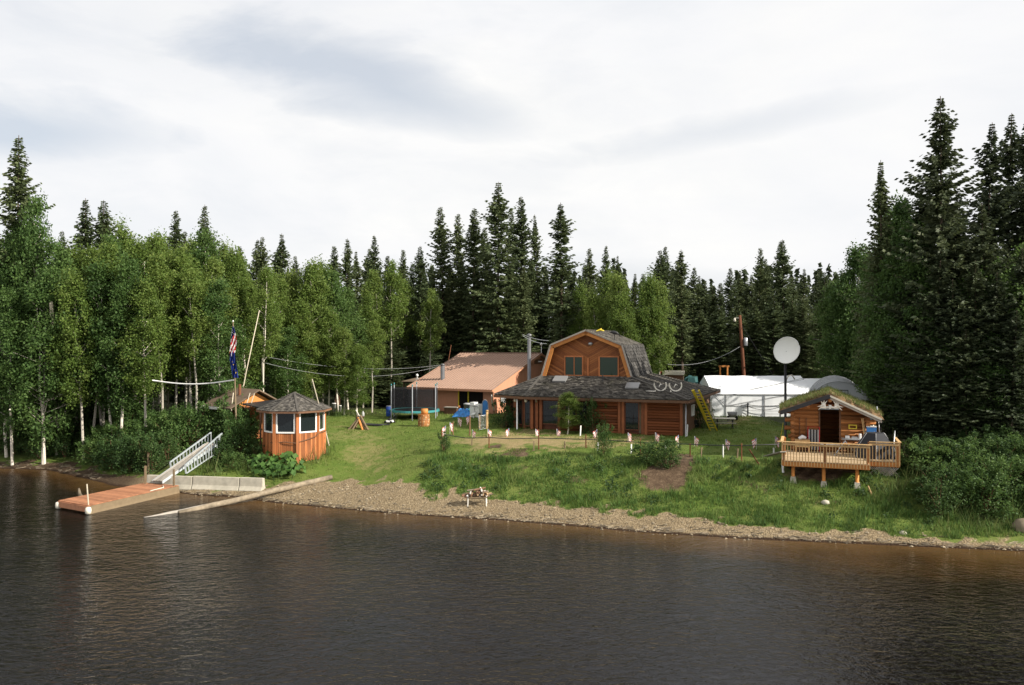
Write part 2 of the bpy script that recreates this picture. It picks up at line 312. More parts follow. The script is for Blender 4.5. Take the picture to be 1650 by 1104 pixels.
# ---------------------------------------------------------------- ground and water
SHORE = np.array([(-700, 260), (-120, 84), (-60, 64.5), (-45, 59.5), (-36.6, 57.4), (-32.6, 56.6), (-26.3, 51.6), (-25.2, 50.5), (-22.5, 49.3), (-20.2, 48.2), (-18.3, 47.2), (-16, 46.7), (-13.4, 45.1), (-9, 43.3), (-4.7, 41.7), (-.76, 40.7), (3.7, 39.1), (5.74, 38.2), (10.7, 36.8), (15.9, 35.8), (22.1, 34.6), (30, 33.2), (60, 28), (700, -60)])
def shore(x): return np.interp(x, SHORE[:, 0], SHORE[:, 1])
SS = np.array([-40, -10, -3, 0, 1, 2, 3, 4, 5, 6, 7, 8, 10, 13, 16, 20, 40])
SX = np.array([-60, -27, -22, -19, -14, -10, -4, 1, 6, 10, 16, 24])
ST = np.array([
 [-6, -2, -.7, 0, .2, .35, .6, 1.0, 1.4, 1.7, 1.9, 2.0, 2.2, 2.4, 2.5, 2.6, 2.7],
 [-6, -2, -.7, 0, .18, .35, .6, 1.0, 1.4, 1.7, 1.9, 2.0, 2.2, 2.4, 2.5, 2.6, 2.7],
 [-6, -2, -.7, 0, .2, .6, .8, 1.05, 1.3, 1.5, 1.7, 1.85, 2.1, 2.35, 2.5, 2.6, 2.7],
 [-6, -2, -.7, 0, .17, .3, .75, .95, 1.15, 1.4, 1.55, 1.7, 1.95, 2.25, 2.45, 2.6, 2.7],
 [-6, -2, -.6, 0, .15, .28, .5, .75, 1.0, 1.2, 1.4, 1.55, 1.85, 2.2, 2.45, 2.6, 2.7],
 [-6, -2, -.5, 0, .12, .22, .32, .42, .55, .7, .9, 1.1, 1.45, 1.95, 2.35, 2.6, 2.7],
 [-6, -2, -.5, 0, .14, .27, .42, .75, 1.15, 1.5, 1.8, 1.98, 2.2, 2.4, 2.55, 2.65, 2.7],
 [-6, -2, -.5, 0, .13, .26, .4, .68, 1.1, 1.6, 2.0, 2.2, 2.35, 2.48, 2.6, 2.65, 2.7],
 [-6, -2, -.5, 0, .14, .28, .45, .7, 1.05, 1.55, 2.0, 2.25, 2.38, 2.48, 2.58, 2.62, 2.7],
 [-6, -2, -.5, 0, .15, .3, .45, .65, .95, 1.4, 1.9, 2.2, 2.38, 2.48, 2.55, 2.6, 2.7],
 [-6, -2, -.6, 0, .17, .36, .6, .9, 1.3, 1.7, 2.05, 2.3, 2.45, 2.5, 2.55, 2.6, 2.7],
 [-6, -2, -.7, 0, .2, .45, .75, 1.1, 1.5, 1.8, 2.05, 2.25, 2.4, 2.5, 2.55, 2.6, 2.7]])
def hash2(i, j):
    n = (i.astype(np.int64) * 374761393 + j.astype(np.int64) * 668265263) & 0x7fffffff
    n = ((n ^ (n >> 13)) * 1274126177) & 0x7fffffff
    return ((n ^ (n >> 16)) & 0xffff) / 65535.0
def vnoise(x, y):
    x = np.asarray(x, float); y = np.asarray(y, float); i = np.floor(x); j = np.floor(y); u = x - i; v = y - j
    u = u * u * (3 - 2 * u); v = v * v * (3 - 2 * v)
    return (hash2(i, j) * (1 - u) + hash2(i + 1, j) * u) * (1 - v) + (hash2(i, j + 1) * (1 - u) + hash2(i + 1, j + 1) * u) * v
def fbm(x, y): return vnoise(x, y) * .5 + vnoise(x * 2.1 + 9, y * 2.1 + 3) * .3 + vnoise(x * 4.3 + 5, y * 4.3 + 7) * .2
def zg(x, y):
    x = np.asarray(x, float); y = np.asarray(y, float); s = (y - shore(x)) * .97
    xi = np.clip(np.searchsorted(SX, x) - 1, 0, len(SX) - 2); f = np.clip((x - SX[xi]) / (SX[xi + 1] - SX[xi]), 0, 1); f = f * f * (3 - 2 * f)
    s = np.clip(s, SS[0], SS[-1]); si = np.clip(np.searchsorted(SS, s) - 1, 0, len(SS) - 2); g = (s - SS[si]) / (SS[si + 1] - SS[si])
    z = (ST[xi, si] * (1 - g) + ST[xi, si + 1] * g) * (1 - f) + (ST[xi + 1, si] * (1 - g) + ST[xi + 1, si + 1] * g) * f
    amp = np.clip((s - .3) / 3, 0, 1) * np.where((s > 3) & (s < 9) & (x > -5), .35, .14)
    return z + (fbm(x * .55, y * .55) - .5) * amp + (vnoise(x * 2.3, y * 2.3) - .5) * .08 * np.clip(s, 0, 1)
def Z(x, y): return float(zg(np.array([x]), np.array([y]))[0])
def G(px, py):
    """where the line of sight through a spot of the 1650 x 1104 photograph meets the ground"""
    a, b = (px - 825) / FPX, (py - 552) / FPX; t = np.arange(30, 130, .05)
    d = CAM_Z - b * t - zg(a * t, t); i = np.argmax(d <= 0)
    return Vector((a * t[i], t[i], float(zg(np.array([a * t[i]]), np.array([t[i]]))[0])))
def W(px, py, D): return Vector(((px - 825) / FPX * D, D, CAM_Z - (py - 552) / FPX * D))
def ell(PX, PY, cx, cy, rx, ry): return np.clip(1.6 - 1.6 * np.sqrt(((PX - cx) / rx) ** 2 + ((PY - cy) / ry) ** 2), 0, 1)

xs = np.concatenate([[-900, -600, -400, -250, -170, -130, -100, -85, -75], np.arange(-66, 42, .36), [44, 50, 58, 70, 90, 130, 200, 300, 450, 700, 900]])
ys = np.concatenate([[-80, -30, 0, 15, 25, 29], np.arange(31, 84, .36), [86, 90, 95, 102, 112, 125, 145, 170, 210, 270, 380, 600, 1200]])
Xg, Yg = np.meshgrid(xs, ys); xf, yf = Xg.ravel(), Yg.ravel(); zf = zg(xf, yf); sf = (yf - shore(xf))
nx, ny = len(xs), len(ys); ii = np.arange(nx * ny).reshape(ny, nx)
F = np.stack([ii[:-1, :-1], ii[:-1, 1:], ii[1:, 1:], ii[1:, :-1]], -1).reshape(-1, 4)
me = bpy.data.meshes.new('ground'); me.from_pydata(np.stack([xf, yf, zf], 1).tolist(), [], F.tolist()); me.polygons.foreach_set('use_smooth', [True] * len(F))
PX = 825 + FPX * xf / np.maximum(yf, 5); PY = 552 + FPX * (CAM_Z - zf) / np.maximum(yf, 5)
SGX = [-70, -27, -22, -16, -13, -10, -7, -4, 0, 3, 6, 10, 16, 24]; SGV = [1.6, 1.6, 1.6, 1.6, 4.2, 5.6, 4.6, 3.3, 2.7, 3.2, 2.4, 1.9, 1.4, .9]
def gravmask(x, y): return np.clip(.5 + (np.interp(x, SGX, SGV) - (y - shore(x)) + (fbm(x * .9 + 4, y * .9) - .5) * 3.4 - (vnoise(x * 3, y * 3) - .5) * .9) / .8, 0, 1)
grav = gravmask(xf, yf)
PX0, PY0 = PX, PY; PX = PX + (fbm(xf * .9, yf * .9 + 5) - .5) * 75; PY = PY + (fbm(xf * .9 + 31, yf * .9) - .5) * 34
dirt = np.maximum.reduce([ell(PX, PY, 1075, 772, 62, 34), ell(PX, PY, 1100, 750, 45, 22), ell(PX, PY, 820, 731, 85, 8) * .9, ell(PX, PY, 850, 758, 60, 9) * .5, ell(PX, PY, 1210, 785, 30, 12) * .8, ell(PX, PY, 1320, 760, 90, 22), ell(PX, PY, 455, 790, 40, 16) * .9, ell(PX, PY, 930, 770, 26, 12) * .6, ell(PX, PY, 1330, 812, 60, 10) * .6, ell(PX, PY, 1420, 800, 60, 12) * .6, ell(PX, PY, 770, 755, 50, 10) * .55, ell(PX, PY, 1290, 845, 60, 6) * .5])
straw = np.maximum.reduce([ell(PX, PY, 830, 713, 130, 13), ell(PX, PY, 850, 700, 120, 8) * .8, ell(PX, PY, 980, 713, 170, 9) * .75, ell(PX, PY, 1200, 681, 70, 8) * .6, ell(PX, PY, 590, 735, 60, 40) * .42, ell(PX, PY, 560, 700, 90, 14) * .35, ell(PX, PY, 1250, 700, 30, 6) * .4])
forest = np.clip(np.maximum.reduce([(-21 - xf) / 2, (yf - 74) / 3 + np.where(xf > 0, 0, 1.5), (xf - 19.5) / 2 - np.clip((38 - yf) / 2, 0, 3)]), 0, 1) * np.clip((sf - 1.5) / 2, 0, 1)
mud = np.clip((-22.5 - xf) / 2, 0, 1)
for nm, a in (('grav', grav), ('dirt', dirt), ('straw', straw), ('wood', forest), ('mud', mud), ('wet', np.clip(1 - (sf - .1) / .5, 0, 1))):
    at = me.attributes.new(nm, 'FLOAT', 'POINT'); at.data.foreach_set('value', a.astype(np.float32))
m, k = newmat('ground'); tc = k.add('ShaderNodeTexCoord'); P = tc.outputs['Object']
A = lambda nm: k.add('ShaderNodeAttribute', attribute_name=nm).outputs['Fac']
nb, nm_, nf = k.noise(P, .35, 5, .6), k.noise(P, 2.2, 5, .65), k.noise(P, 13, 5, .7)
g = k.ramp(k.math('ADD', k.math('MULTIPLY', nb, .45), k.math('ADD', k.math('MULTIPLY', nm_, .3), k.math('MULTIPLY', nf, .25))), [(.3, (.034, .07, .012)), (.46, (.086, .13, .021)), (.6, (.125, .15, .036)), (.74, (.17, .145, .065))])
sharp = lambda mk, n, wd=.35: k.ramp(k.math('ADD', mk, k.math('MULTIPLY', k.math('SUBTRACT', n, .5), 1.1)), [(.5 - wd / 2, 0.), (.5 + wd / 2, 1.)])
vor = k.add('ShaderNodeTexVoronoi', ins={'Vector': P, 'Scale': 16}); vor2 = k.add('ShaderNodeTexVoronoi', ins={'Vector': P, 'Scale': 45})
strawc = k.ramp(nf, [(.3, (.17, .125, .055)), (.7, (.36, .28, .14))]); dirtc = k.ramp(k.math('ADD', k.math('MULTIPLY', nm_, .5), k.math('MULTIPLY', nf, .5)), [(.3, (.03, .019, .012)), (.5, (.08, .052, .032)), (.66, (.17, .12, .075))])
stone = k.ramp(k.math('ADD', k.math('MULTIPLY', k.add('ShaderNodeSeparateColor', ins={0: vor.outputs['Color']}).outputs[0], .45), k.math('ADD', k.math('MULTIPLY', nm_, .3), k.math('MULTIPLY', k.add('ShaderNodeSeparateColor', ins={0: vor2.outputs['Color']}).outputs[0], .25))), [(.2, (.125, .09, .052)), (.5, (.225, .168, .098)), (.8, (.35, .275, .17))])
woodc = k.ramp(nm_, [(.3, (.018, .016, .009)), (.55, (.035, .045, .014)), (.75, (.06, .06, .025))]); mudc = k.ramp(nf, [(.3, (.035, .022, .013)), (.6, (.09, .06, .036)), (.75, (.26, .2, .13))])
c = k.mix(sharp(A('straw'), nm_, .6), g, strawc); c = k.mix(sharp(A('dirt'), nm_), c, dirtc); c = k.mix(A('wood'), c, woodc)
c = k.mix(sharp(A('grav'), nm_, .3), c, k.mix(A('mud'), stone, mudc))
c = k.mix(k.ramp(k.math('ADD', A('wet'), k.math('MULTIPLY', k.math('SUBTRACT', nm_, .5), .8)), [(.35, 0.), (.75, 1.)]), c, (.035, .019, .01))
hb = k.math('ADD', k.math('MULTIPLY', nf, .6), k.math('MULTIPLY', vor.outputs['Distance'], k.math('MULTIPLY', A('grav'), 1.)))
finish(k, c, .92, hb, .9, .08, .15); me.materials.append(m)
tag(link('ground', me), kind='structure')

# water: one sheet, tea-brown where shallow, nearly black where deep
wx = np.concatenate([[-900, -500, -300, -200, -140, -100, -80, -70], np.arange(-62, 40, .8), [44, 52, 64, 80, 110, 160, 300, 600, 900]])
wy = np.concatenate([[-400, -200, -100, -40, -10, 5], np.arange(12, 68, .8), [72, 80, 100, 140, 260]])
Xw, Yw = np.meshgrid(wx, wy); xw, yw = Xw.ravel(), Yw.ravel(); ii = np.arange(len(xw)).reshape(len(wy), len(wx))
F = np.stack([ii[:-1, :-1], ii[:-1, 1:], ii[1:, 1:], ii[1:, :-1]], -1).reshape(-1, 4)
rng_ = 8 + 5 * np.clip((xw - 6) / 6, 0, 1); dep = np.clip((yw - shore(xw) + rng_) / rng_, 0, 1)
me = bpy.data.meshes.new('river_water'); me.from_pydata(np.stack([xw, yw, xw * 0], 1).tolist(), [], F.tolist())
at = me.attributes.new('shallow', 'FLOAT', 'POINT'); at.data.foreach_set('value', dep.astype(np.float32))
m, k = newmat('river_water'); tc = k.add('ShaderNodeTexCoord'); P = tc.outputs['Object']
at = k.add('ShaderNodeAttribute', attribute_name='shallow').outputs['Fac']; nb = k.noise(P, .25, 4, .6)
c = k.ramp(k.math('ADD', at, k.math('MULTIPLY', k.math('SUBTRACT', nb, .5), .5)), [(.25, (.004, .003, .0025)), (.6, (.009, .0055, .003)), (.8, (.04, .02, .006)), (1., (.085, .047, .017))])
mp = k.add('ShaderNodeMapping', ins={0: P, 'Rotation': (0, 0, R(-18)), 'Scale': (.62, 1, 1)})
w1 = k.noise(mp.outputs[0], 1.5, 2, .5, .4); w2 = k.noise(mp.outputs[0], 4.5, 3, .6, .6); w3 = k.noise(P, 14, 2, .5)
patch = k.ramp(k.noise(P, .09, 3, .5), [(.35, .45), (.65, 1.15)])
h = k.math('MULTIPLY', k.math('ADD', k.math('MULTIPLY', w1, .42), k.math('ADD', k.math('MULTIPLY', w2, .42), k.math('MULTIPLY', w3, .12))), patch)
bp = k.add('ShaderNodeBump', ins={'Strength': 1.0, 'Distance': .138, 'Height': h})
fr = k.add('ShaderNodeFresnel', ins={'IOR': 1.33, 'Normal': bp.outputs[0]}); df = k.add('ShaderNodeBsdfDiffuse', ins={0: c}); gl = k.add('ShaderNodeBsdfGlossy', ins={'Color': (.96, .97, 1, 1), 'Roughness': .05, 'Normal': bp.outputs[0]})
p = k.add('ShaderNodeMixShader', ins={0: k.math('MULTIPLY', fr.outputs[0], .78, True), 1: df.outputs[0], 2: gl.outputs[0]})
k.add('ShaderNodeOutputMaterial', ins={0: p.outputs[0]}); me.materials.append(m)
tag(link('river_water', me), kind='structure')

# ---------------------------------------------------------------- foliage meshes
def unit(v): return v / np.maximum(np.linalg.norm(v, axis=-1, keepdims=True), 1e-6)
def sprays(C, D, L, Wd, g, up=None):
    """diamond-shaped leaf faces: centre C, long axis D"""
    D = unit(D); N = g.normal(size=C.shape) if up is None else up; S = unit(np.cross(D, N)); L = np.asarray(L)[:, None]; Wd = np.asarray(Wd)[:, None]
    return np.stack([C - D * L * .5, C + S * Wd * .5, C + D * L * .5, C - S * Wd * .5], 1)
def spruce_crown(seed, H, Rm, base=.08, power=.8, clump=.35, dens=1.0, mat='spruce'):
    g = np.random.default_rng(seed); z = base * H; C = []; D = []; L = []; lean = g.uniform(-.25, .25, 2)
    while z < H * .995:
        t = z / H; a = min(1, (1 - t) * 1.9) ** power * min(1, .55 + (t - base) * 3.5); cl = 1 + clump * math.sin(z * 1.7 + seed) * g.uniform(.3, 1.2)
        rl = max(.05, Rm * a * cl * min(1, .35 + (1 - t) * 6)); n = int(g.integers(5, 8))
        for q in range(n):
            ang = g.uniform(0, 6.283); ln = rl * g.uniform(.5, 1.18); 
            if g.random() < .06: ln *= 1.35
            pit = -.45 + 1.1 * t ** 2 + g.normal() * .13; mcount = max(3, int(ln / .13 * dens))
            f = (np.arange(mcount) + g.random(mcount)) / mcount; d0 = np.array([math.cos(ang), math.sin(ang), 0])
            r = ln * f; zz = z + r * math.sin(pit) + .28 * ln * f ** 2.2
            for rep in range(2):
                sd = g.choice([-1, 1], mcount); hang = g.uniform(.15, .9, mcount) * (1 - .7 * t)
                pos = d0 * r[:, None] + np.array([0, 0, 1]) * zz[:, None]
                side = np.array([-d0[1], d0[0], 0]) * sd[:, None]
                dr = d0 * g.uniform(.35, 1, mcount)[:, None] + side * g.uniform(.1, .8, mcount)[:, None] + np.array([0, 0, -1]) * hang[:, None]
                C.append(pos + dr * .12); D.append(dr); L.append(g.uniform(.24, .5, mcount) * (.75 + .25 * (1 - f)) * min(1, .42 + (1 - t) * 5))
        z += g.uniform(.13, .24) * (1 if t < .8 else .75)
    C = np.concatenate(C); D = np.concatenate(D); L = np.concatenate(L); C[:, 0] += lean[0] * (C[:, 2] / H) ** 2; C[:, 1] += lean[1] * (C[:, 2] / H) ** 2
    rv = np.clip(.5 + .22 * g.normal(size=len(C)) + .25 * (fbm(C[:, 0] * 1.3 + seed, C[:, 2] * 1.3) - .5), 0, 1)
    return np_mesh('spruce_crown', sprays(C, D, L, L * g.uniform(.4, .62, len(L)), g), MAT[mat], rv), lean
def spruce_trunk(H, r0, lean, bare=0, seed=0):
    b = MB(); q = random.Random(seed); b.tube([(lean[0] * t * t, lean[1] * t * t, H * t) for t in (0, .25, .5, .75, 1)], [r0, r0 * .8, r0 * .55, r0 * .3, .02], 7)
    for i in range(14):
        z = q.uniform(.05, .35) * H; a = q.uniform(0, 6.28); l = q.uniform(.4, 1.1)
        b.tube([(0, 0, z), (l * math.cos(a), l * math.sin(a), z - .25 * l)], [.02, .006], 4, False)
    return b
def broad_crown(seed, H, Rm, cb=.25, n_cl=80, per=95, leaf=.2, mat='birch', fat=.75, droop=.25, shoots=0):
    g = np.random.default_rng(seed); t = g.beta(1.35, 1.25, n_cl); z = H * (cb + (1 - cb) * t)
    pr = Rm * np.clip(np.sin(np.pi * np.clip(t * .86 + .12, 0, 1)), .12, 1) ** fat; rr = pr * np.sqrt(g.random(n_cl)) * g.uniform(.75, 1.15, n_cl); a = g.uniform(0, 6.283, n_cl)
    cc = np.stack([rr * np.cos(a), rr * np.sin(a), z], 1)
    if shoots: cc[-shoots:, 2] = H * g.uniform(.85, 1.3, shoots); cc[-shoots:, :2] *= 1.15
    cr = g.uniform(.5, 1.05, n_cl) * (.5 + .27 * Rm)
    if shoots: cr[-shoots:] *= .42
    idx = np.repeat(np.arange(n_cl), per); u = unit(g.normal(size=(len(idx), 3))) * (g.random(len(idx)) ** .75)[:, None]
    C = cc[idx] + u * cr[idx][:, None] * np.array([.85, .85, 1.05]); C[:, 2] -= droop * g.random(len(idx)) * cr[idx]; C[:, 2] = np.maximum(C[:, 2], .05)
    D = g.normal(size=C.shape) + np.array([0, 0, -.5]); up = g.normal(size=C.shape) * .8 + np.array([0, 0, 1.0]); L = g.uniform(.7, 1.3, len(C)) * leaf
    rv = np.clip(.5 + .2 * g.normal(size=len(C)) + (g.random(n_cl)[idx] - .5) * .4, 0, 1)
    return np_mesh('leafy_crown', sprays(C, D, L, L * .72, g, up), MAT[mat], rv), cc
def birch_trunk(seed, H, r0, cc, stems=1, bare=.92):
    q = random.Random(seed); b = MB(); 
    for s in range(stems):
        dx, dy = (q.uniform(-.7, .7), q.uniform(-.7, .7)) if stems > 1 else (q.uniform(-.3, .3), q.uniform(-.3, .3))
        pts = [(dx * t + q.uniform(-.07, .07), dy * t + q.uniform(-.07, .07), H * bare * t) for t in (0, .15, .3, .45, .6, .75, .9, 1)]
        b.tube(pts, [r0 * (1 - .88 * i / 7) for i in range(8)], 7)
    for c in cc[::4]:
        zb = max(.3, c[2] - q.uniform(.5, 1.4)); b.tube([(0, 0, zb), (c[0] * .6, c[1] * .6, (zb + c[2]) / 2 + .1), tuple(c)], [.035, .02, .008], 4, False)
    return b
SPR = []
for i, (H, Rm, base, pw, cl, mt) in enumerate([(20, 1.7, .04, .5, .3, 'spruce'), (20, 1.45, .05, .42, .35, 'spruce'), (20, 1.85, .05, .65, .3, 'spruce'), (20, 2.5, .10, .85, .42, 'spruce_dark'), (20, 2.2, .12, .8, .5, 'spruce_dark'), (20, 1.35, .3, .6, .45, 'spruce'), (20, 1.9, .07, .95, .25, 'spruce')]):
    cm, lean = spruce_crown(11 + i, H, Rm, base, pw, cl, 1.0 if Rm < 2 else 1.1, mt)
    t = spruce_trunk(H, .17, lean, 0, i).build('trunk', MAT['bark_spruce']); tm = t.data; bpy.data.objects.remove(t); SPR.append((cm, tm))
BIR = []
for i, (H, Rm, cb, n, per, leaf, mt, st) in enumerate([(14, 1.8, .30, 110, 135, .165, 'birch', 1), (14, 1.6, .44, 90, 130, .16, 'birch', 2), (14, 2.2, .18, 140, 130, .17, 'birch', 1), (14, 2.0, .22, 120, 130, .17, 'birch_dark', 1), (14, 1.4, .5, 75, 130, .16, 'birch', 1), (14, 2.6, .12, 170, 130, .18, 'birch_dark', 2)]):
    cm, cc = broad_crown(31 + i, H, Rm, cb, n, per, leaf, mt)
    t = birch_trunk(i, H, .11, cc, st).build('trunk', MAT['bark_birch']); tm = t.data; bpy.data.objects.remove(t); BIR.append((cm, tm))
SHR = []
for i, (H, Rm, n, per, leaf, mt) in enumerate([(2, 1.25, 50, 55, .13, 'shrub'), (2, 1.0, 40, 55, .12, 'shrub'), (2, 1.5, 60, 55, .14, 'birch_dark'), (2, 1.2, 46, 55, .15, 'shrub')]):
    cm, cc = broad_crown(61 + i, H, Rm, .04, n, per, leaf, mt, .5, .2, n // 3)
    b = MB(); q = random.Random(i)
    for c in cc[::3]: b.tube([(q.uniform(-.1, .1), q.uniform(-.1, .1), -.1), (c[0] * .5, c[1] * .5, c[2] * .6), tuple(c)], [.02, .014, .005], 4, False)
    t = b.build('stem', MAT['brown']); tm = t.data; bpy.data.objects.remove(t); SHR.append((cm, tm))
def plant(name, cat, meshes, pos, sxy, sz, label, group=None, parts=('trunk', 'crown')):
    o = thing(name, label, cat, pos, rnd.uniform(0, 6.28), group); tl = {'spruce_tree': .018, 'birch_tree': .035}.get(name, 0); o.rotation_euler = (rnd.gauss(0, tl), rnd.gauss(0, tl), rnd.uniform(0, 6.28)); o.scale = (sxy, sxy, sz)
    link(parts[0], meshes[1], o); link(parts[1], meshes[0], o); return o
def spruce(px, py, D, v, wid=1.0, label=None, group=None):
    p = W(px, py, D); zb = Z(p.x, D); h = p.z - zb
    return plant('spruce_tree', 'tree', SPR[v], (p.x, D, zb - .1), wid * (.55 + .45 * h / 20), (h + .1) / 20, label, group)
def birch(px, py, D, v, wid=1.0, label=None, group=None):
    p = W(px, py, D); zb = Z(p.x, D); h = p.z - zb
    return plant('birch_tree', 'tree', BIR[v], (p.x, D, zb - .1), wid * (.5 + .5 * h / 14), (h + .1) / 14, label, group)
def shrub(x, y, h, wid, label, group=None, v=None, name='shrub'):
    return plant(name, 'shrub', SHR[rnd.randrange(4) if v is None else v], (x, y, Z(x, y) - .05), wid, h / 2, label, group, ('stem', 'foliage'))
# ---------------------------------------------------------------- forest
# tall spruces one can tell apart
for a in [
 (28, 218, 62, 2, 1.15, 'tall bushy spruce at the far left edge, highest tree of the dock-side bank'),
 (133, 318, 66, 2, 1.0, 'pointed spruce rising above the left birches, just left of a blunt-topped one'),
 (165, 322, 67, 0, 1.1, 'blunt-topped spruce rising above the left birches beside a pointed one'),
 (283, 338, 72, 1, .9, 'narrow spruce spire above the birches behind the gangway, left of a taller spire'),
 (327, 330, 70, 2, .9, 'taller spruce spire standing out of the birches behind the flagpole'),
 (456, 376, 78, 6, 1.15, 'broad spruce standing straight behind the gazebo roof'),
 (420, 380, 82, 0, .9, 'slim spruce left of the broad spruce behind the gazebo'),
 (558, 384, 86, 2, .9, 'taller spruce of the pair with feathery tops right of the gazebo'),
 (540, 396, 88, 1, .95, 'shorter dark spruce of the pair right of the gazebo'),
 (607, 379, 88, 2, .85, 'spruce spire between the gazebo and the orange-roofed workshop'),
 (678, 396, 84, 0, .95, 'lone rounded spruce left of the tall clump behind the workshop'),
 (648, 402, 90, 1, .8, 'thin spruce just left of the lone rounded spruce near the workshop'),
 (716, 334, 92, 1, 1.15, 'columnar spruce at the left end of the tall clump behind the workshop'),
 (740, 345, 94, 1, .95, 'narrow columnar spruce, second from the left in the tall clump'),
 (762, 333, 90, 1, 1.2, 'club-topped dark spruce, third from the left in the tall clump'),
 (779, 366, 96, 1, .9, 'short spruce tucked between the club-topped and the tallest of the clump'),
 (804, 294, 88, 0, 1.3, 'tallest spruce of the clump behind the workshop roof'),
 (827, 338, 94, 2, .9, 'spruce half hidden on the right side of the tallest of the clump'),
 (841, 316, 91, 1, 1.1, 'tall slim spruce rising behind the metal chimney'),
 (871, 345, 93, 6, .85, 'thin open spruce left of the crooked one behind the house gable'),
 (906, 325, 76, 5, 1.35, 'ragged tall spruce with a crooked top behind the house gable'),
 (952, 398, 88, 1, .9, 'dark spruce spire above the birches behind the house, leftmost of three'),
 (974, 395, 92, 2, .8, 'middle spruce spire of three above the birches behind the house'),
 (994, 411, 94, 6, .75, 'lowest spruce spire of three above the birches behind the house'),
 (1062, 402, 84, 0, 1.0, 'blunt dark spruce right of the birches behind the house'),
 (1075, 396, 86, 2, .9, 'needle-topped spruce close beside the blunt one right of the birches'),
 (1100, 402, 80, 5, 1.1, 'open spruce with a bare pale lower trunk behind the house roof'),
 (1222, 399, 86, 1, .8, 'thin spruce left of the pair of high spires above the white greenhouse'),
 (1250, 388, 86, 2, .9, 'left one of the two highest spires above the white greenhouse'),
 (1266, 386, 84, 2, 1.0, 'right one of the two highest spires above the white greenhouse'),
 (1425, 256, 52, 6, .9, 'slender spruce top poking out of the leafy trees right of the dish'),
 (1519, 152, 48, 3, 1.1, 'tallest spruce of the whole scene, open branched, on the cabin-side bank'),
 (1580, 198, 50, 4, .95, 'big spruce just right of the tallest one on the cabin-side bank'),
 (1615, 186, 53, 4, .95, 'big spruce close to the right edge with a ragged narrow top'),
 (1490, 300, 50, 3, .95, 'dark spruce under the tallest spruce on its left side'),
 (1551, 330, 48, 3, 1.0, 'dark lower spruce in front of the big cabin-side spruces'),
 (1655, 330, 49, 3, 1.0, 'dark spruce cut by the right edge of the view')]: spruce(*a)
BG = 'spruces of the back row'
rowl = [(375, 400, 88), (390, 396, 90), (405, 386, 88), (440, 400, 90), (475, 412, 92), (505, 425, 94), (524, 420, 96), (575, 404, 92), (593, 400, 94), (628, 412, 95), (662, 425, 96), (693, 428, 94), (300, 372, 84), (345, 380, 86), (240, 380, 84), (205, 376, 82), (100, 372, 80), (60, 360, 78)]
for i, (px, py, D) in enumerate(rowl): spruce(px, py, D, (0, 1, 2, 6)[i % 4], .9, 'dark spruce in the back row above the birches of the dock-side stand', BG + ' by the dock-side stand')
rowr = [(1042, 440, 92), (1086, 425, 92), (1111, 430, 94), (1126, 444, 95), (1140, 452, 99), (1150, 460, 96), (1160, 456, 99), (1174, 431, 93), (1186, 435, 95), (1199, 455, 99), (1210, 442, 95), (1236, 417, 90), (1279, 446, 93), (1295, 432, 90), (1315, 435, 94), (1330, 438, 92), (1345, 450, 90), (1360, 440, 86), (1020, 440, 95), (935, 425, 95), (890, 420, 92), (858, 420, 92), (700, 440, 90), (725, 420, 94), (750, 420, 92), (786, 420, 90), (815, 420, 90), (845, 430, 88)]
for i, (px, py, D) in enumerate(rowr): spruce(px, py, D, (0, 1, 2, 6, 1)[i % 5], .95, 'dark spruce in the back row between workshop and cabin-side stand', BG + ' behind the buildings')
# dense low spruces behind the clearing
for px, py, D in [(1130, 500, 84), (1160, 492, 82), (1190, 505, 84), (1215, 490, 82), (1245, 480, 80), (1275, 485, 81), (1300, 480, 80), (1325, 490, 78), (1085, 470, 82), (735, 470, 92), (775, 455, 92), (830, 450, 92), (880, 455, 92), (700, 480, 92), (915, 470, 78), (660, 490, 92), (635, 500, 92)]:
    spruce(px, py, D, rnd.choice((0, 2, 6)), 1.25, 'lower bushy spruce closing the dark edge of the clearing', 'bushy spruces at the clearing edge')
# birches and aspens
for a in [
 (62, 322, 60, 3, .75, 'tall thin-topped birch beside the tall spruce at the far left'),
 (422, 435, 64, 1, .85, 'birch with a long straight white trunk right of the flagpole'),
 (940, 458, 76, 0, .8, 'yellow-green young birch left of the house ridge'),
 (1062, 452, 74, 0, 1.0, 'bright drooping birch at the right end of the birches behind the house'),
 (500, 428, 72, 2, 1.0, 'rounded leafy birch right above the gazebo roof'),
 (1418, 338, 56, 5, .75, 'leafy tree at the left shoulder of the cabin-side bank, beside the slender spruce'),
 (1448, 322, 52, 3, .85, 'leafy tree below the slender spruce of the cabin-side bank')]: birch(*a)
L1 = 'leafy birch in the thick stand on the dock-side bank'; g1 = 'birches of the dock-side bank'
for i, (px, py, D) in enumerate([(10, 395, 60), (42, 372, 62), (92, 392, 60), (122, 400, 63), (150, 398, 60), (178, 385, 64), (205, 366, 66), (228, 380, 62), (255, 392, 65), (282, 400, 62), (305, 392, 67), (335, 378, 66), (355, 395, 70), (378, 420, 66), (398, 412, 68), (442, 440, 70), (265, 415, 60), (195, 420, 58.5), (135, 440, 58), (70, 440, 58), (20, 470, 58), (235, 455, 58), (320, 440, 60), (352, 455, 61), (-10, 400, 60), (165, 400, 61), (215, 395, 61), (245, 405, 63), (295, 415, 64), (180, 430, 59), (310, 425, 61), (340, 420, 63), (105, 420, 61), (272, 385, 68)]):
    birch(px, py, D, (3, 5)[i % 2] if px < 112 else (0, 1, 2, 0, 4, 3)[i % 6], 1.0, L1, g1)
L2 = 'leafy birch between the gazebo and the dark forest edge'; g2 = 'birches behind the gazebo'
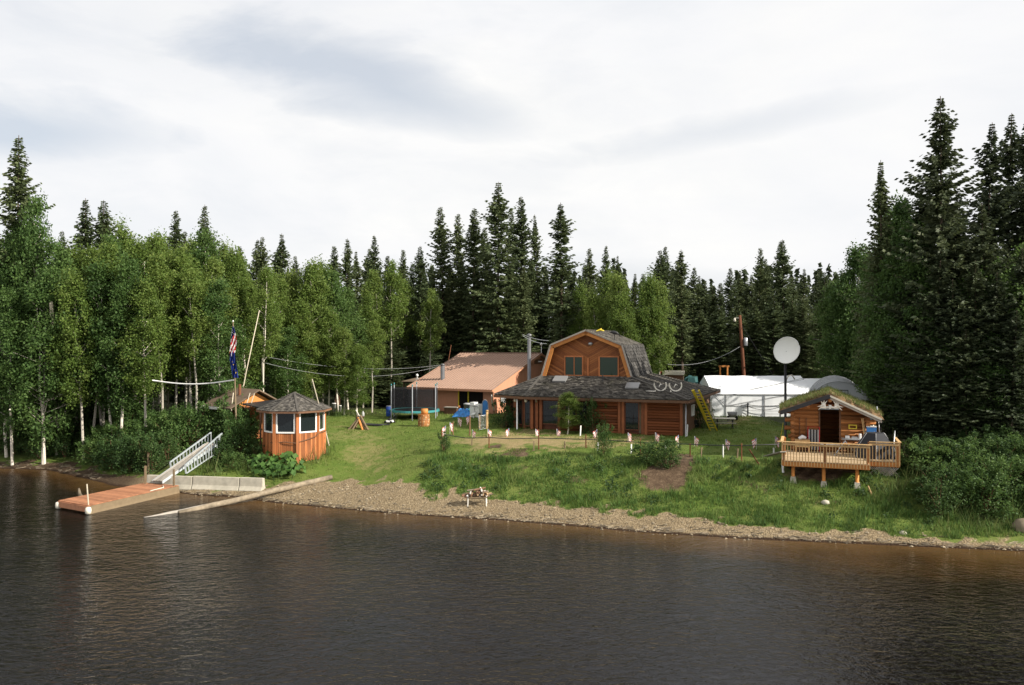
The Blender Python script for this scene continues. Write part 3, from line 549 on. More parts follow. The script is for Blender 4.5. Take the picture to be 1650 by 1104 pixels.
for i, (px, py, D) in enumerate([(468, 445, 73), (520, 425, 75), (545, 440, 74), (480, 490, 70), (530, 500, 71), (560, 470, 76), (505, 520, 70), (555, 530, 70), (585, 480, 78), (610, 440, 80), (630, 425, 80), (600, 520, 73), (655, 455, 84), (690, 470, 82), (462, 530, 68), (575, 560, 70)]):
    birch(px, py, D, 4 if px >= 585 else (2, 0, 3, 2, 0, 5)[i % 6], 1.0, L2, g2)
for px, py, D, v in [(600, 530, 79, 0), (622, 515, 81, 2), (640, 530, 82, 6), (660, 520, 84, 0), (682, 530, 86, 2), (612, 560, 80, 6), (650, 550, 84, 2)]: spruce(px, py, D, v, 1.5, 'low dark spruce in the shadow behind the trampoline', 'low dark spruces behind the trampoline')
L3 = 'leafy birch standing behind the log house roof'; g3 = 'birches behind the log house'
for i, (px, py, D) in enumerate([(985, 440, 76), (1010, 448, 74), (1035, 446, 73), (1048, 452, 78), (968, 470, 74), (1000, 480, 72)]): birch(px, py, D, (0, 2, 0, 3)[i % 4], .9, L3, g3)
L4 = 'shaded leafy tree in the dark stand on the cabin-side bank'; g4 = 'leafy trees of the cabin-side bank'
for i, (px, py, D) in enumerate([(1378, 400, 71), (1362, 440, 72), (1345, 455, 73), (1450, 420, 51), (1475, 360, 50), (1500, 420, 48), (1462, 470, 50), (1470, 480, 54), (1560, 440, 47), (1600, 420, 47), (1640, 450, 46), (1660, 400, 47), (1530, 500, 47), (1490, 520, 48), (1458, 560, 49), (1590, 540, 46), (1650, 560, 46), (1455, 590, 52), (1410, 450, 70), (1420, 500, 69), (1395, 520, 70)]):
    birch(px, py, D, (5, 3, 3)[i % 3], 1.0, L4, g4)
for px, py, D, v in [(1470, 430, 48.5, 3), (1505, 400, 47, 4), (1535, 450, 46, 3), (1570, 420, 46, 4), (1605, 440, 45.5, 3), (1640, 400, 45.5, 4), (1450, 500, 50, 4), (1590, 330, 47.5, 3), (1625, 500, 44.5, 4), (1550, 530, 45.5, 4), (1490, 540, 47, 3), (1440, 430, 54, 3)]: spruce(px, py, D, v, .95, 'shaded dark spruce filling the cabin-side stand', 'dark spruces of the cabin-side stand')
# trees further along the same bank, whose shade falls over the house
for x, y, h in [(32, 49, 21), (36, 48, 23), (40, 51, 22), (45, 49, 23), (34, 53, 21), (49, 52, 22), (31, 57, 18), (38, 57, 19), (54, 48, 23), (43, 55, 20), (29.5, 61, 17.5), (34, 61, 18), (28.5, 54, 17)]:
    plant('spruce_tree', 'tree', SPR[3 if x % 2 else 4], (x, y, Z(x, y) - .1), 1.05, h / 20, 'big spruce further along the cabin-side bank', 'spruces further along the cabin-side bank')
# the dock-side forest goes on along the river
for i in range(26):
    x = -47 - i * 1.5 + rnd.uniform(-1, 1); y = float(shore(x)) + rnd.uniform(3, 11)
    plant('birch_tree', 'tree', BIR[(5, 3, 2, 0)[i % 4]], (x, y, Z(x, y) - .1), 1.25, rnd.uniform(.95, 1.2), 'leafy birch further along the dock-side shore', 'birches further along the dock-side shore')
# trunks, poles and undergrowth of the dock-side bank
def stem_pole(name, a, b, r, mat, label, cat, group=None):
    a = Vector(a); b = Vector(b); m = MB(); q = random.Random(int(a.x * 77)); mid = (a + b) / 2 + Vector((q.uniform(-.08, .08), 0, 0))
    o = m.tube([(0, 0, 0), mid - a, b - a], [r, r * .85, r * .6], 7).build(name, MAT[mat], None, True, a); return tag(o, label, cat, group)
def down(a, c):
    """the point where the line c-a, carried on past a, reaches the ground"""
    d = (a - c).normalized(); p = a.copy()
    while p.z > Z(p.x, p.y) - .1 and p.z > 0: p = p + d * .05
    return p
for i, (px, b, t, D) in enumerate([(190, 690, 545, 57.5), (199, 700, 555, 57.3), (207, 690, 560, 57.5), (213, 690, 560, 58), (217, 680, 570, 58.5), (226, 680, 560, 58.5), (236, 680, 585, 58), (246, 690, 580, 57), (285, 660, 590, 58), (247, 690, 590, 56.5)]):
    p = G(px, b); stem_pole('bare_birch', p - Vector((0, 0, .2)), W(px + rnd.uniform(-4, 4), t, p.y), rnd.uniform(.07, .11), 'bark_birch', 'slim white birch trunk in the sunlit cluster left of the gangway', 'tree trunk', 'white trunks left of the gangway')
stem_pole('leaning_birch', G(60, 690), W(-5, 540, 57), .13, 'bark_birch', 'pale birch trunk leaning steeply to the left at the far left edge', 'tree trunk')
stem_pole('leaning_birch', G(45, 680), W(0, 560, 58), .10, 'bark_birch', 'second thinner birch trunk leaning left at the far left edge', 'tree trunk')
stem_pole('dead_tree', G(104, 700) - Vector((0, 0, .2)), W(82, 487, 57.2), .20, 'bark_pale', 'tall tan trunk with a broken sunlit top on the dock-side bank', 'tree trunk')
stem_pole('leaning_birch', G(24, 710), W(16, 660, 56), .1, 'bark_birch', 'short white trunk stump leaning over the dock-side shore', 'tree trunk')
gL = 'shrubs along the dock-side shore'
for i in range(46):
    x = -44 + i * .52 + rnd.uniform(-.5, .5); y = float(shore(x)) + rnd.uniform(2.3, 5.2) + (1.2 if x > -23 else 0)
    if x > -22 and y < 52.5: y = 52.5 + rnd.random() * 2
    if -22 < x < -18.6 and y < 55.5: continue
    shrub(x, y, rnd.uniform(1.0, 1.9), rnd.uniform(.7, 1.1), 'dark leafy shrub in the thicket along the dock-side shore', gL)
for i in range(34):
    x = -46 + i * .85 + rnd.uniform(-.4, .4); y = float(shore(x)) + rnd.uniform(6, 10)
    if x > -18.5: continue
    shrub(x, y, rnd.uniform(1.2, 2.3), rnd.uniform(.8, 1.2), 'dark leafy shrub in the thicket along the dock-side shore', gL, 2)
for px, py, h in [(345, 742, 1.0), (365, 745, 1.3), (385, 735, 1.8), (395, 715, 2.0), (372, 715, 2.4), (350, 700, 2.0), (400, 700, 2.0), (388, 690, 2.4), (410, 745, 1.0), (360, 690, 2.2), (375, 755, .8), (380, 700, 3.0), (398, 695, 2.8), (408, 690, 2.4), (366, 685, 2.8)]:
    p = G(px, py); shrub(p.x, p.y, h, .5 + h * .22, 'leafy bush between the gangway and the gazebo', 'bushes between gangway and gazebo')
gR = 'shrubs below the cabin-side trees'
for i in range(90):
    x = rnd.uniform(19.3, 31); y = float(shore(x)) + rnd.uniform(3.6, 11.5)
    if 825 + FPX * x / y < 1492: continue
    shrub(x, y, rnd.uniform(.8, 1.7), rnd.uniform(.6, 1.1), 'green leafy bush in the thicket on the cabin-side bank', gR)
p = G(1515, 832); shrub(p.x, p.y, 1.6, .8, 'round sunlit bush nearest the water on the cabin-side bank', None, 1)
p = G(915, 700); plant('young_tree', 'tree', BIR[2], (p.x, p.y, p.z - .05), .48, 2.9 / 14, 'young bushy tree in front of the dark house windows')
for px, py, h, w_, lb in [(955, 697, 1.9, .75, 'dark green bush against the house wall right of the young tree'), (812, 690, 1.7, .7, 'dark bush at the left end of the house wall'), (715, 728, 1.0, .45, 'small dark bush at the left end of the wire fence'), (973, 735, 1.4, .4, 'pointed small bush on the edge of the bank'), (1078, 752, 1.2, .65, 'round dark bush on the bank edge left of the bare dirt'), (1128, 690, 1.5, .6, 'dark bush under the yellow ladder'), (1010, 697, .9, .45, 'low plant against the log wall beside the dark doorway'), (1085, 700, .9, .5, 'low plant at the right corner of the house wall'), (1040, 745, .9, .7, 'leafy clump on the bank edge, left of the round dark bush')]:
    p = G(px, py); shrub(p.x, p.y, h, w_, lb)
# far wood behind everything
g = np.random.default_rng(5); FV, FR = [], []
for n in range(420):
    x = g.uniform(-95, 75); y = g.uniform(96, 150); h = g.uniform(11, 17) + (y - 96) * .03; q = 150
    t = g.random(q) ** .7; a = g.uniform(0, 6.28, q); r = 1.9 * (1 - t) ** .8 * np.sqrt(g.random(q)) * 1.1
    C = np.stack([x + r * np.cos(a), y + r * np.sin(a), 2.6 + h * t], 1); D = np.stack([np.cos(a), np.sin(a), -.6 + 0 * a], 1); L = g.uniform(.7, 1.3, q)
    FV.append(sprays(C, D, L, L * .5, g)); FR.append(g.random(q))
tag(link('far_wood', np_mesh('far_wood', np.concatenate(FV), MAT['spruce_dark'], np.concatenate(FR))), 'dark distant spruce wood closing the view behind the clearing', 'forest', None, 'stuff')
# ---------------------------------------------------------------- grass
def blades(name, n, xr, yr, keep, hl, wd, mat, seed, label):
    g = np.random.default_rng(seed); x = g.uniform(*xr, n); y = g.uniform(*yr, n); ok = keep(x, y, g); x, y = x[ok], y[ok]; n = len(x)
    cl = fbm(x * 1.4 + 3, y * 1.4); h = g.uniform(*hl, n) * (.2 + 1.9 * cl * cl * 1.6); z = zg(x, y) - .02; a = g.uniform(0, 6.28, n); ln = h * g.uniform(.1, .7, n)
    B = np.stack([x, y, z], 1); S = np.stack([np.cos(a), np.sin(a), 0 * a], 1) * (wd * g.uniform(.6, 1.4, n))[:, None]; T = B + np.stack([np.sin(a * 3) * ln, np.cos(a * 3) * ln, h], 1)
    V = np.stack([B - S, B + S, T], 1); rv = np.clip(.45 + .2 * g.normal(size=n) + 1.3 * (fbm(x * .5 + 7, y * .8) - .5), 0, 1)
    return tag(link(name, np_mesh(name, V, MAT[mat], rv, None, 3)), label, 'grass', None, 'stuff')
def pxy(x, y): return 825 + FPX * x / y, 552 + FPX * (CAM_Z - zg(x, y)) / y
def nodirt(x, y):
    a, b = pxy(x, y)
    return (ell(a, b, 1075, 772, 62, 34) < .3 + .9 * vnoise(x * 2.2, y * 2.2) ** 2) & (ell(a, b, 1100, 750, 45, 22) < .3 + .9 * vnoise(x * 2.2, y * 2.2) ** 2) & (ell(a, b, 1320, 760, 90, 22) < .4) & (ell(a, b, 820, 731, 85, 8) < .4)
def k_bank(x, y, g):
    s = y - shore(x); return (gravmask(x, y) < .45 + .3 * g.random(len(x)) ** 3) & (s < np.where(x > -5.2, 9.2, 0)) & (x > -6) & nodirt(x, y) & (vnoise(x * 1.1, y * 1.1) > .06)
blades('bank_grass', 150000, (-6, 30), (36, 51), k_bank, (.08, .3), .022, 'grass', 1, 'lush uneven grass covering the river bank')
def k_lawn(x, y, g):
    a, b = pxy(x, y); s = y - shore(x)
    return (gravmask(x, y) < .3) & (x > -17) & (x < 21) & (y < 76) & ~((s < 8.5) & (x > -5.2)) & (np.maximum(ell(a, b, 830, 713, 130, 13) * 1.3, ell(a, b, 590, 735, 60, 40) * .5) < g.random(len(x)) * .7) & (y > 47)
blades('lawn_grass', 120000, (-17, 21), (46, 76), k_lawn, (.04, .12), .02, 'lawn', 2, 'short lawn grass of the clearing')
def k_tall(x, y, g):
    a, b = pxy(x, y); return (np.maximum.reduce([ell(a, b, 1600, 830, 80, 45), ell(a, b, 500, 730, 45, 26), ell(a, b, 395, 755, 30, 18), ell(a, b, 545, 665, 70, 8), ell(a, b, 335, 760, 45, 16), ell(a, b, 850, 686, 60, 6), ell(a, b, 1450, 800, 60, 25), ell(a, b, 1550, 800, 120, 60) * .7, ell(a, b, 1500, 745, 90, 30) * .6]) > g.random(len(x)) * .9) & (gravmask(x, y) < .6)
blades('tall_grass', 70000, (-20, 30), (34, 72), k_tall, (.4, 1.0), .02, 'reed', 3, 'tall rank grass at the edges of the thickets')
g = np.random.default_rng(14); n = 900; x = g.uniform(-6, 27, n); y = g.uniform(36, 50, n); a_, b_ = pxy(x, y); s_ = y - shore(x)
prob = np.clip(.06 + .5 * ((s_ > 4) & (s_ < 8.5)) * fbm(x * .7 + 11, y * .7) ** 1.2 + ell(a_, b_, 1180, 770, 50, 30) * .5 + ell(a_, b_, 1420, 770, 50, 40) * .6 + ell(a_, b_, 1300, 800, 90, 14) * .3 + ell(a_, b_, 700, 775, 40, 25) * .4 + ell(a_, b_, 980, 775, 50, 30) * .4, 0, 1)
ok = (g.random(n) < prob) & (gravmask(x, y) < .25) & (x > -5.5) & (s_ < 9.5) & nodirt(x, y); x, y = x[ok], y[ok]; C, U, RV = [], [], []
for cx, cy in zip(x, y):
    m_ = int(g.integers(25, 75)); rr = g.uniform(.2, .55); hh = rr * g.uniform(.7, 1.4); u = unit(g.normal(size=(m_, 3))) * (g.random(m_) ** .5)[:, None]; px_, py_ = cx + u[:, 0] * rr, cy + u[:, 1] * rr
    C.append(np.stack([px_, py_, zg(px_, py_) + np.abs(u[:, 2]) * hh + .03], 1)); U.append(g.normal(size=(m_, 3)) * .7 + [0, -.2, 1]); RV.append(np.clip(g.uniform(.25, .75) + .18 * g.normal(size=m_), 0, 1))
C = np.concatenate(C); U = np.concatenate(U); L = g.uniform(.07, .17, len(C))
tag(link('bank_weeds', np_mesh('bank_weeds', sprays(C, g.normal(size=C.shape), L, L * .7, g, U), MAT['shrub'], np.concatenate(RV))), 'low leafy weeds scattered over the river bank', 'ground cover', None, 'stuff')
g = np.random.default_rng(17); n = 2600; x = g.uniform(-21, 29, n); y = shore(x) + g.uniform(-.4, 5.5, n); ok = gravmask(x, y) > .5; x, y = x[ok], y[ok]; SV = []
for cx, cy in zip(x, y):
    r = .03 + .07 * g.random() ** 3; o = np.array([cx, cy, Z(cx, cy) + r * .25]); a = g.uniform(0, 6.28); e = [np.array([r * 1.3 * math.cos(a), r * 1.3 * math.sin(a), 0]), np.array([-r * math.sin(a), r * math.cos(a), 0]), np.array([0, 0, r * .7])]
    for s1 in (1, -1):
        for s2 in (1, -1): SV.append([o + e[0] * s1, o + e[1] * s2 * s1, o + e[2]]) if True else None
tag(link('beach_stones', np_mesh('beach_stones', np.array(SV), MAT['stone'], np.repeat(g.random(len(x)), 4), None, 3)), 'loose stones scattered over the gravel beach', 'stones', None, 'stuff')
# litter of sticks along the waterline
g = np.random.default_rng(9); b = MB()
for i in range(900):
    x = g.uniform(-45, 30); 
    if -27 < x < -20 or (-20 < x < -14 and g.random() < .3): continue
    y = float(shore(x)) + abs(g.normal()) * (.9 if x < -20 else .45) + .1; z = Z(x, y) + .02; a = g.normal() * .5; l = g.uniform(.1, .5)
    b.beam((x, y, z), (x + l * math.cos(a), y + l * math.sin(a), z + .02), .03, .025)
tag(b.build('driftwood_litter', MAT['log']), 'litter of small sticks left along the waterline', 'driftwood', None, 'stuff')
# ---------------------------------------------------------------- log house
T20 = R(-20)
hs = thing('log_house', 'brown log house with a gambrel upper storey and a wide shake skirt roof', 'house', (11.95, 54.3, 2.55), T20)
def pane(parent, x0, x1, y, z0, z1, glass='glass', fr='cedar_dark', fw=.07, split=None, name='window'):
    """window in a wall facing -y: frame mesh with its pane as a child"""
    b = MB()
    b.box(x0 - fw, x1 + fw, y - .06, y + .05, z1, z1 + fw).box(x0 - fw, x1 + fw, y - .06, y + .05, z0 - fw, z0).box(x0 - fw, x0, y - .06, y + .05, z0, z1).box(x1, x1 + fw, y - .06, y + .05, z0, z1)
    for s in split or []: b.box(s - .03, s + .03, y - .05, y + .04, z0, z1)
    o = b.build(name, MAT[fr], parent); MB().box(x0, x1, y - .01, y + .02, z0, z1).build('pane', MAT[glass], o); return o
def log_rows(b, x0, x1, y, z0, z1, r=.1, r0=None):
    z = z0 + r
    while z < z1: b.tube([(x0, y, z), (x1, y, z)], r * 1.04, 10); z += 2 * r * .97
# lower storey: a dark core, log courses, posts
b = MB(); core = [(-13.7, 2.0), (-11.4, .95), (-.75, .95), (-.1, 12.6), (-12, 13.4), (-13.9, 10)]
b.prism(core, -.6, 2.5); b.build('inner_wall', MAT['cedar_dark'], hs)
for lx0, lx1, ly, lz in ((-3.0, -.65, .85, 2.5), (-6.9, -4.95, .85, 2.5), (-9.3, -6.95, .9, .55)):
    b = MB(); log_rows(b, lx0, lx1, ly, -.2, lz); b.build('log_wall', MAT['cedar_log'], hs, True)
for x, y in [(-.62, .82), (-3.05, .78), (-3.28, .78), (-4.67, .78), (-4.93, .78), (-9.35, .78), (-10.75, .78), (-11.05, .78), (-11.45, .86), (-12.1, 1.15), (-13.0, 1.55), (-13.8, 1.95)]:
    MB().box(x - .1, x + .1, y - .1, y + .12, -.5, 2.5).build('post', MAT['post'], hs)
pane(hs, -4.5, -3.6, .84, .35, 2.2, split=None); b = MB(); b.box(-3.55, -3.4, .8, .9, .1, 2.2).build('door_panel', MAT['tan_wood'], hs)
pane(hs, -10.6, -9.45, .84, .55, 2.2); pane(hs, -8.9, -7.3, .84, .55, 2.2, split=[-8.1])
pane(hs, -12.0, -11.55, .86, .35, 2.2); 
def chpane(t0, t1, z0, z1, gl):
    A, B2 = Vector((-11.45, .86, 0)), Vector((-13.8, 1.95, 0)); n = Vector((-.42, -.9, 0)) * .06
    p, q = A.lerp(B2, t0) + n, A.lerp(B2, t1) + n
    o = MB().beam(p + Vector((0, 0, z0)), q + Vector((0, 0, z0)), .08, .08).beam(p + Vector((0, 0, z1)), q + Vector((0, 0, z1)), .08, .08).beam(p + Vector((0, 0, z0)), p + Vector((0, 0, z1)), .08, .08).beam(q + Vector((0, 0, z0)), q + Vector((0, 0, z1)), .08, .08).build('window', MAT['cedar_dark'], hs)
    MB().beam((p + q) / 2 * 1 + Vector((0, 0, z0)), (p + q) / 2 + Vector((0, 0, z1)), (p - q).length, .03, (-.42, -.9, 0)).build('pane', MAT[gl], o)
chpane(.05, .27, .35, 2.2, 'glass'); chpane(.36, .64, .35, 2.2, 'glass'); chpane(.72, .97, .2, 2.1, 'glass')
# right side wall and its door
b = MB(); b.beam((-.62, 1.0, .95), (.0, 12.6, .95), .1, 3.1).build('side_wall', MAT['brown'], hs)
MB().beam((-.3, 6.0, .95), (-.25, 6.9, .95), .1, 2.0).build('door', MAT['stucco_trim'], hs)
MB().beam((-.36, 4.2, 1.5), (-.31, 5.2, 1.5), .1, .8).build('window', MAT['white'], hs)
# skirt roof
Az, Tz = 2.55, 3.91
E = dict(A=(-14.6, 1.2, Az), B=(-11.8, 0, Az), C=(0, 0, Az), D=(.8, 13.2, Az), E=(-12, 14.2, Az), F=(-14.8, 10, Az))
FL, FR, BR, BL = (-11.45, 3, Tz), (-4.51, 3, Tz), (-4.51, 11.4, Tz), (-11.45, 11.4, Tz)
b = MB(); b.shakes(E['B'], E['C'], FR, FL, .26, lift=.055, seed=1).shakes(E['C'], E['D'], BR, FR, .26, lift=.05, seed=2).shakes(E['A'], E['B'], FL, FL, .28, lift=.06, seed=3).shakes(E['F'], E['A'], FL, BL, .26, seed=4).shakes(E['E'], E['F'], BL, BL, .4, seed=5).shakes(E['D'], E['E'], BL, BR, .4, seed=6)
for p, q in ((E['C'], FR), (E['B'], FL), (E['A'], FL)): b.beam(Vector(p) + Vector((0, 0, .04)), Vector(q) + Vector((0, 0, .04)), .2, .04, r=.5)
b.face([(-11.45, 3, Tz - .01), (-4.51, 3, Tz - .01), (-4.51, 3.7, Tz + .02), (-11.45, 3.7, Tz + .02)])
rf = b.build('lower_roof', MAT['shake'], hs)
b = MB()
for p, q in (('A', 'B'), ('B', 'C'), ('C', 'D'), ('F', 'A')): b.beam(Vector(E[p]) - Vector((0, 0, .13)), Vector(E[q]) - Vector((0, 0, .13)), .06, .18)
b.build('fascia', MAT['brown'], rf)
b = MB(); b.prism([(p[0] * .985 + (-.1), p[1] * .97 + .15) for p in E.values()], Az - .16, Az - .1); b.build('soffit', MAT['cedar_dark'], rf)
for x, y in ((-9.75, 2.35), (-4.15, 1.55)):
    z = Az + y / 3 * (Tz - Az); s = Vector((0, 1, (Tz - Az) / 3)).normalized()
    c0 = Vector((x, y, z + .12)); MB().beam(c0 - s * .42, c0 + s * .42, 1.0 if x < -5 else .95, .12, (0, -.45, 1)).build('skylight', MAT['skylight'], rf)
MB().tube([(-6.5, 2.3, 3.4), (-6.5, 2.3, 4.1)], .04).build('vent_pipe', MAT['dark_metal'], rf)
MB().tube([(-10.95, .25, 2.3), (-11.0, .5, 2.1)], .05).tube([(-12.5, .5, -.4), (-12.5, .5, 2.35)], .055).build('downspout', MAT['white'], hs, True)
MB().tube([(-.25, .3, -.3), (-.25, .3, 2.4)], .05).build('downspout', MAT['metal'], hs, True)
for x, y in ((-12.75, .75), (-11.85, .55)): MB().lathe([(.02, .1), (.08, .06), (.13, 0), (.1, -.1), (.02, -.16)], 10, (x, y, 2.22)).build('lamp', MAT['cream'], hs, True)
# upper storey
xc = -7.98; PR = [(xc - 3.47, Tz), (xc - 2.74, 6.27), (xc, 7.37), (xc + 2.74, 6.27), (xc + 3.47, Tz)]
ins = [(xc - 3.3, Tz - .1), (xc - 2.62, 6.15), (xc, 7.2), (xc + 2.62, 6.15), (xc + 3.3, Tz - .1)]
b = MB(); b.profile(ins, 3.75, 11.3); b.build('gable_wall', MAT['chevron'], hs)
b = MB(); b2 = MB()
y0, y1 = 3.0, 11.4
for i in range(4):
    (x0, z0), (x1, z1) = PR[i], PR[i + 1]
    if i < 2: q = [(x0, y1, z0), (x0, y0, z0), (x1, y0, z1), (x1, y1, z1)]
    else: q = [(x1, y0, z1), (x1, y1, z1), (x0, y1, z0), (x0, y0, z0)]
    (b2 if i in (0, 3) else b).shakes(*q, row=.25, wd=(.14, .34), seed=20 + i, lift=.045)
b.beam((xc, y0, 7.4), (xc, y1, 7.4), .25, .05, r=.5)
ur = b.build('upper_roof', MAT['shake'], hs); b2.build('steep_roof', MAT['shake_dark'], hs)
b = MB(); c_ = MB()
for i in range(4):
    p, q = Vector((PR[i][0], 3.02, PR[i][1])), Vector((PR[i + 1][0], 3.02, PR[i + 1][1])); n = Vector((xc, 3.02, 5.2)) - (p + q) / 2; n.y = 0; n.normalize()
    b.beam(p + n * .02, q + n * .02, .1, .07, (0, 1, 0)) if False else b.beam(p - n * .0, q - n * .0, .09, .12, n)
    pi, qi = p + n * .2, q + n * .2
    if i == 0: qi = Vector((PR[1][0] + .17, 3.02, PR[1][1] - .12)); pi = Vector((PR[0][0] + .22, 3.02, PR[0][1]))
    if i == 3: pi = Vector((PR[3][0] - .17, 3.02, PR[3][1] - .12)); qi = Vector((PR[4][0] - .22, 3.02, PR[4][1]))
    c_.beam(pi + Vector((0, .06, 0)), qi + Vector((0, .06, 0)), .07, .27, n)
b.build('roof_edge', MAT['grey_wood'], ur); c_.build('barge_board', MAT['orange'], ur)
b = MB()
for i in range(4):
    p, q = Vector((PR[i][0], 3.4, PR[i][1])), Vector((PR[i + 1][0], 3.4, PR[i + 1][1])); n = Vector((xc, 3.4, 5.2)) - (p + q) / 2; n.y = 0; n.normalize(); b.beam(p + n * .1, q + n * .1, .74, .05, n)
b.build('soffit', MAT['cedar'], ur)
for s in (-1, 1): MB().beam((xc + s * 2.55, 3.1, 6.0), (xc + s * 2.55, 3.75, 6.0), .14, .14).build('bracket', MAT['brown'], hs)
pane(hs, -9.74, -8.43, 3.72, 4.0, 5.35, 'glass_green', 'cedar', .1, [-9.05]); pane(hs, -7.06, -5.7, 3.72, 4.0, 5.35, 'glass_green', 'cedar', .1)
b = MB(); b.box(xc - .06, xc + .06, 3.68, 3.76, 3.95, 5.3).build('gable_post', MAT['cedar'], hs)
MB().lathe([(.03, .14), (.16, .1), (.2, 0), (.12, -.12)], 12, (xc + .25, 3.5, 6.35)).build('gable_lamp', MAT['metal'], hs, True)
# tall metal chimney at the left end
ch = MB().tube([(-12.55, 3.4, 2.2), (-12.55, 3.4, 6.9)], .14, 12).lathe([(.2, 0), (.2, .16), (.05, .24)], 12, (-12.55, 3.4, 6.9)).build('chimney', MAT['flue'], hs, True)
MB().lathe([(.26, 0), (.2, .18), (.16, .22)], 12, (-12.55, 3.4, 3.15)).build('flashing', MAT['white'], ch, True)
# things on and by the house
def loc(x, y, z, base=(11.95, 54.3, 2.55), t=T20): return Vector(base) + Vector((x * math.cos(t) - y * math.sin(t), x * math.sin(t) + y * math.cos(t), z))
def sk(x, y): return Az + y / 3 * (Tz - Az)
for i, (x, y, lb) in enumerate(((-2.1, .95, 'white curled antler ring on the skirt roof, left of its twin'), (-1.05, .95, 'white curled antler ring on the skirt roof, right of its twin'))):
    t = thing('antler_ring', lb, 'antler', loc(x, y, sk(x, y) + .08), T20); b = MB(); n = 14
    for s0, s1 in ((2.85, 4.8), (-1.55, .45)):
        pts = []
        for j in range(n): a = s0 + (s1 - s0) * j / (n - 1); pts.append((.42 * math.cos(a), .1 - .12 * math.sin(a) , .44 + .42 * math.sin(a)))
        b.tube(pts, [.06 - .035 * abs(j / (n - 1) - .4) for j in range(n)], 6)
    b.build('horn', MAT['bone'], t, True); MB().tube([(-.1, .1, .3), (.02, .1, .5), (.14, .1, .42)], [.02, .05, .02], 6).tube([(-.35, .05, .05), (-.3, 0, -.02), (-1.0 if i == 0 else -.25, 0, .0)], [.04, .05, .015], 6).build('skull_plate', MAT['bone'], t, True)
t = thing('roof_bird', 'dark bird shaped weather vane standing on the upper roof', 'weather vane', loc(-6.15, 4.6, 6.62), T20)
MB().tube([(0, 0, 0), (0, 0, .5)], .025).build('stand', MAT['dark_metal'], t); MB().tube([(-.38, 0, .62), (-.2, 0, .62), (0, 0, .58), (.2, 0, .52), (.34, 0, .45)], [.03, .1, .14, .11, .03], 8).tube([(.34, 0, .45), (.42, 0, .3)], [.05, .02]).build('body', MAT['dark_metal'], t, True)
t = thing('roof_ornament', 'small orange ornament lying on the ridge of the upper roof', 'ornament', loc(-7.4, 5.2, 7.3), T20)
MB().tube([(-.3, 0, .02), (0, 0, .12), (.3, 0, .04)], [.04, .09, .04], 7).tube([(0, 0, .1), (.1, 0, .26)], [.06, .02]).build('body', MAT['yellow'], t, True)
# yellow extension ladder
A_, B_ = G(1150, 694), W(1121, 629, 55.9); t = thing('ladder', 'yellow extension ladder leaning on the right edge of the house roof', 'ladder', A_, 0)
d = B_ - A_; sd = Vector((math.cos(T20), math.sin(T20), 0)) * .24
for s in (-1, 1): MB().beam(sd * s, d + sd * s, .1, .09, (0, 1, .5)).build('rail', MAT['yellow'], t)
b = MB()
for i in range(1, 14): b.tube([d * i / 14 - sd, d * i / 14 + sd], .026, 6)
b.build('rung', MAT['yellow'], t)
for s in (-1, 1): MB().beam(sd * s * .72 + d * .3 + Vector((0, -.09, .05)), sd * s * .72 + d * .99 + Vector((0, -.09, .05)), .09, .08, (0, 1, .5)).build('fly_rail', MAT['yellow'], t); MB().beam(d * .98 - sd * 1.3, d * .98 + sd * 1.3, .05, .05).build('stabiliser', MAT['metal'], t)
# chair-like swing, white boards and table right of the house
p = G(1168, 690); t = thing('picnic_table', 'dark framed garden table with a pale top beyond the yellow ladder', 'table', p, R(-10))
MB().box(-.75, .75, -.4, .4, .70, .75).build('table_top', MAT['cream'], t)
for s in (-1, 1):
    MB().beam((s * .55, -.5, 0), (s * .55, .5, .7), .07, .05, (1, 0, 0)).beam((s * .55, .5, 0), (s * .55, -.5, .7), .07, .05, (1, 0, 0)).build('leg', MAT['dark_metal'], t); MB().box(-.75, .75, s * .72 - .13, s * .72 + .13, .42, .46).build('bench', MAT['grey_wood'], t)
p = G(1152, 676); tag(MB().beam((-.2, .1, 0), (-.5, .35, 1.35), .6, .05, (.6, -1, .3)).build('white_board', MAT['cream'], None, False, p), 'pale board propped up behind the ladder against the greenhouse side', 'board')
p = G(1180, 678); t = thing('garden_cart', 'grey tub cart on dark wheels beside the white greenhouse', 'cart', p, .3); MB().lathe([(.28, .3), (.42, .7), (.4, .7), (.26, .34)], 12).build('tub', MAT['grey_plastic'], t, True)
for s in (-1, 1): MB().tube([(s * .34, 0, .2), (s * .40, 0, .2)], .2, 12).build('wheel', MAT['black'], t)
p = G(1113, 690); t = thing('wheelbarrow', 'dark wheelbarrow tipped against the right house corner', 'wheelbarrow', p, .4); MB().hexa([(-.3, -.25, .3), (.3, -.25, .3), (.3, .25, .3), (-.3, .25, .3), (-.42, -.33, .65), (.5, -.33, .6), (.5, .33, .6), (-.42, .33, .65)]).build('tray', MAT['dark_metal'], t); MB().tube([(.55, -.04, .2), (.55, .04, .2)], .2, 12).build('wheel', MAT['black'], t)
for s in (-1, 1): MB().tube([(.5, s * .1, .25), (-.9, s * .3, .6)], .02).build('handle', MAT['grey_wood'], t)
p = G(1108, 690); tag(MB().tube([(0, 0, 0), (-.15, .1, 1.1)], .02).tube([(.25, 0, 0), (-.02, .1, 1.2)], .02).build('garden_stake', MAT['bone'], None, False, p), 'pale crossed stakes leaning at the right house corner', 'stake')
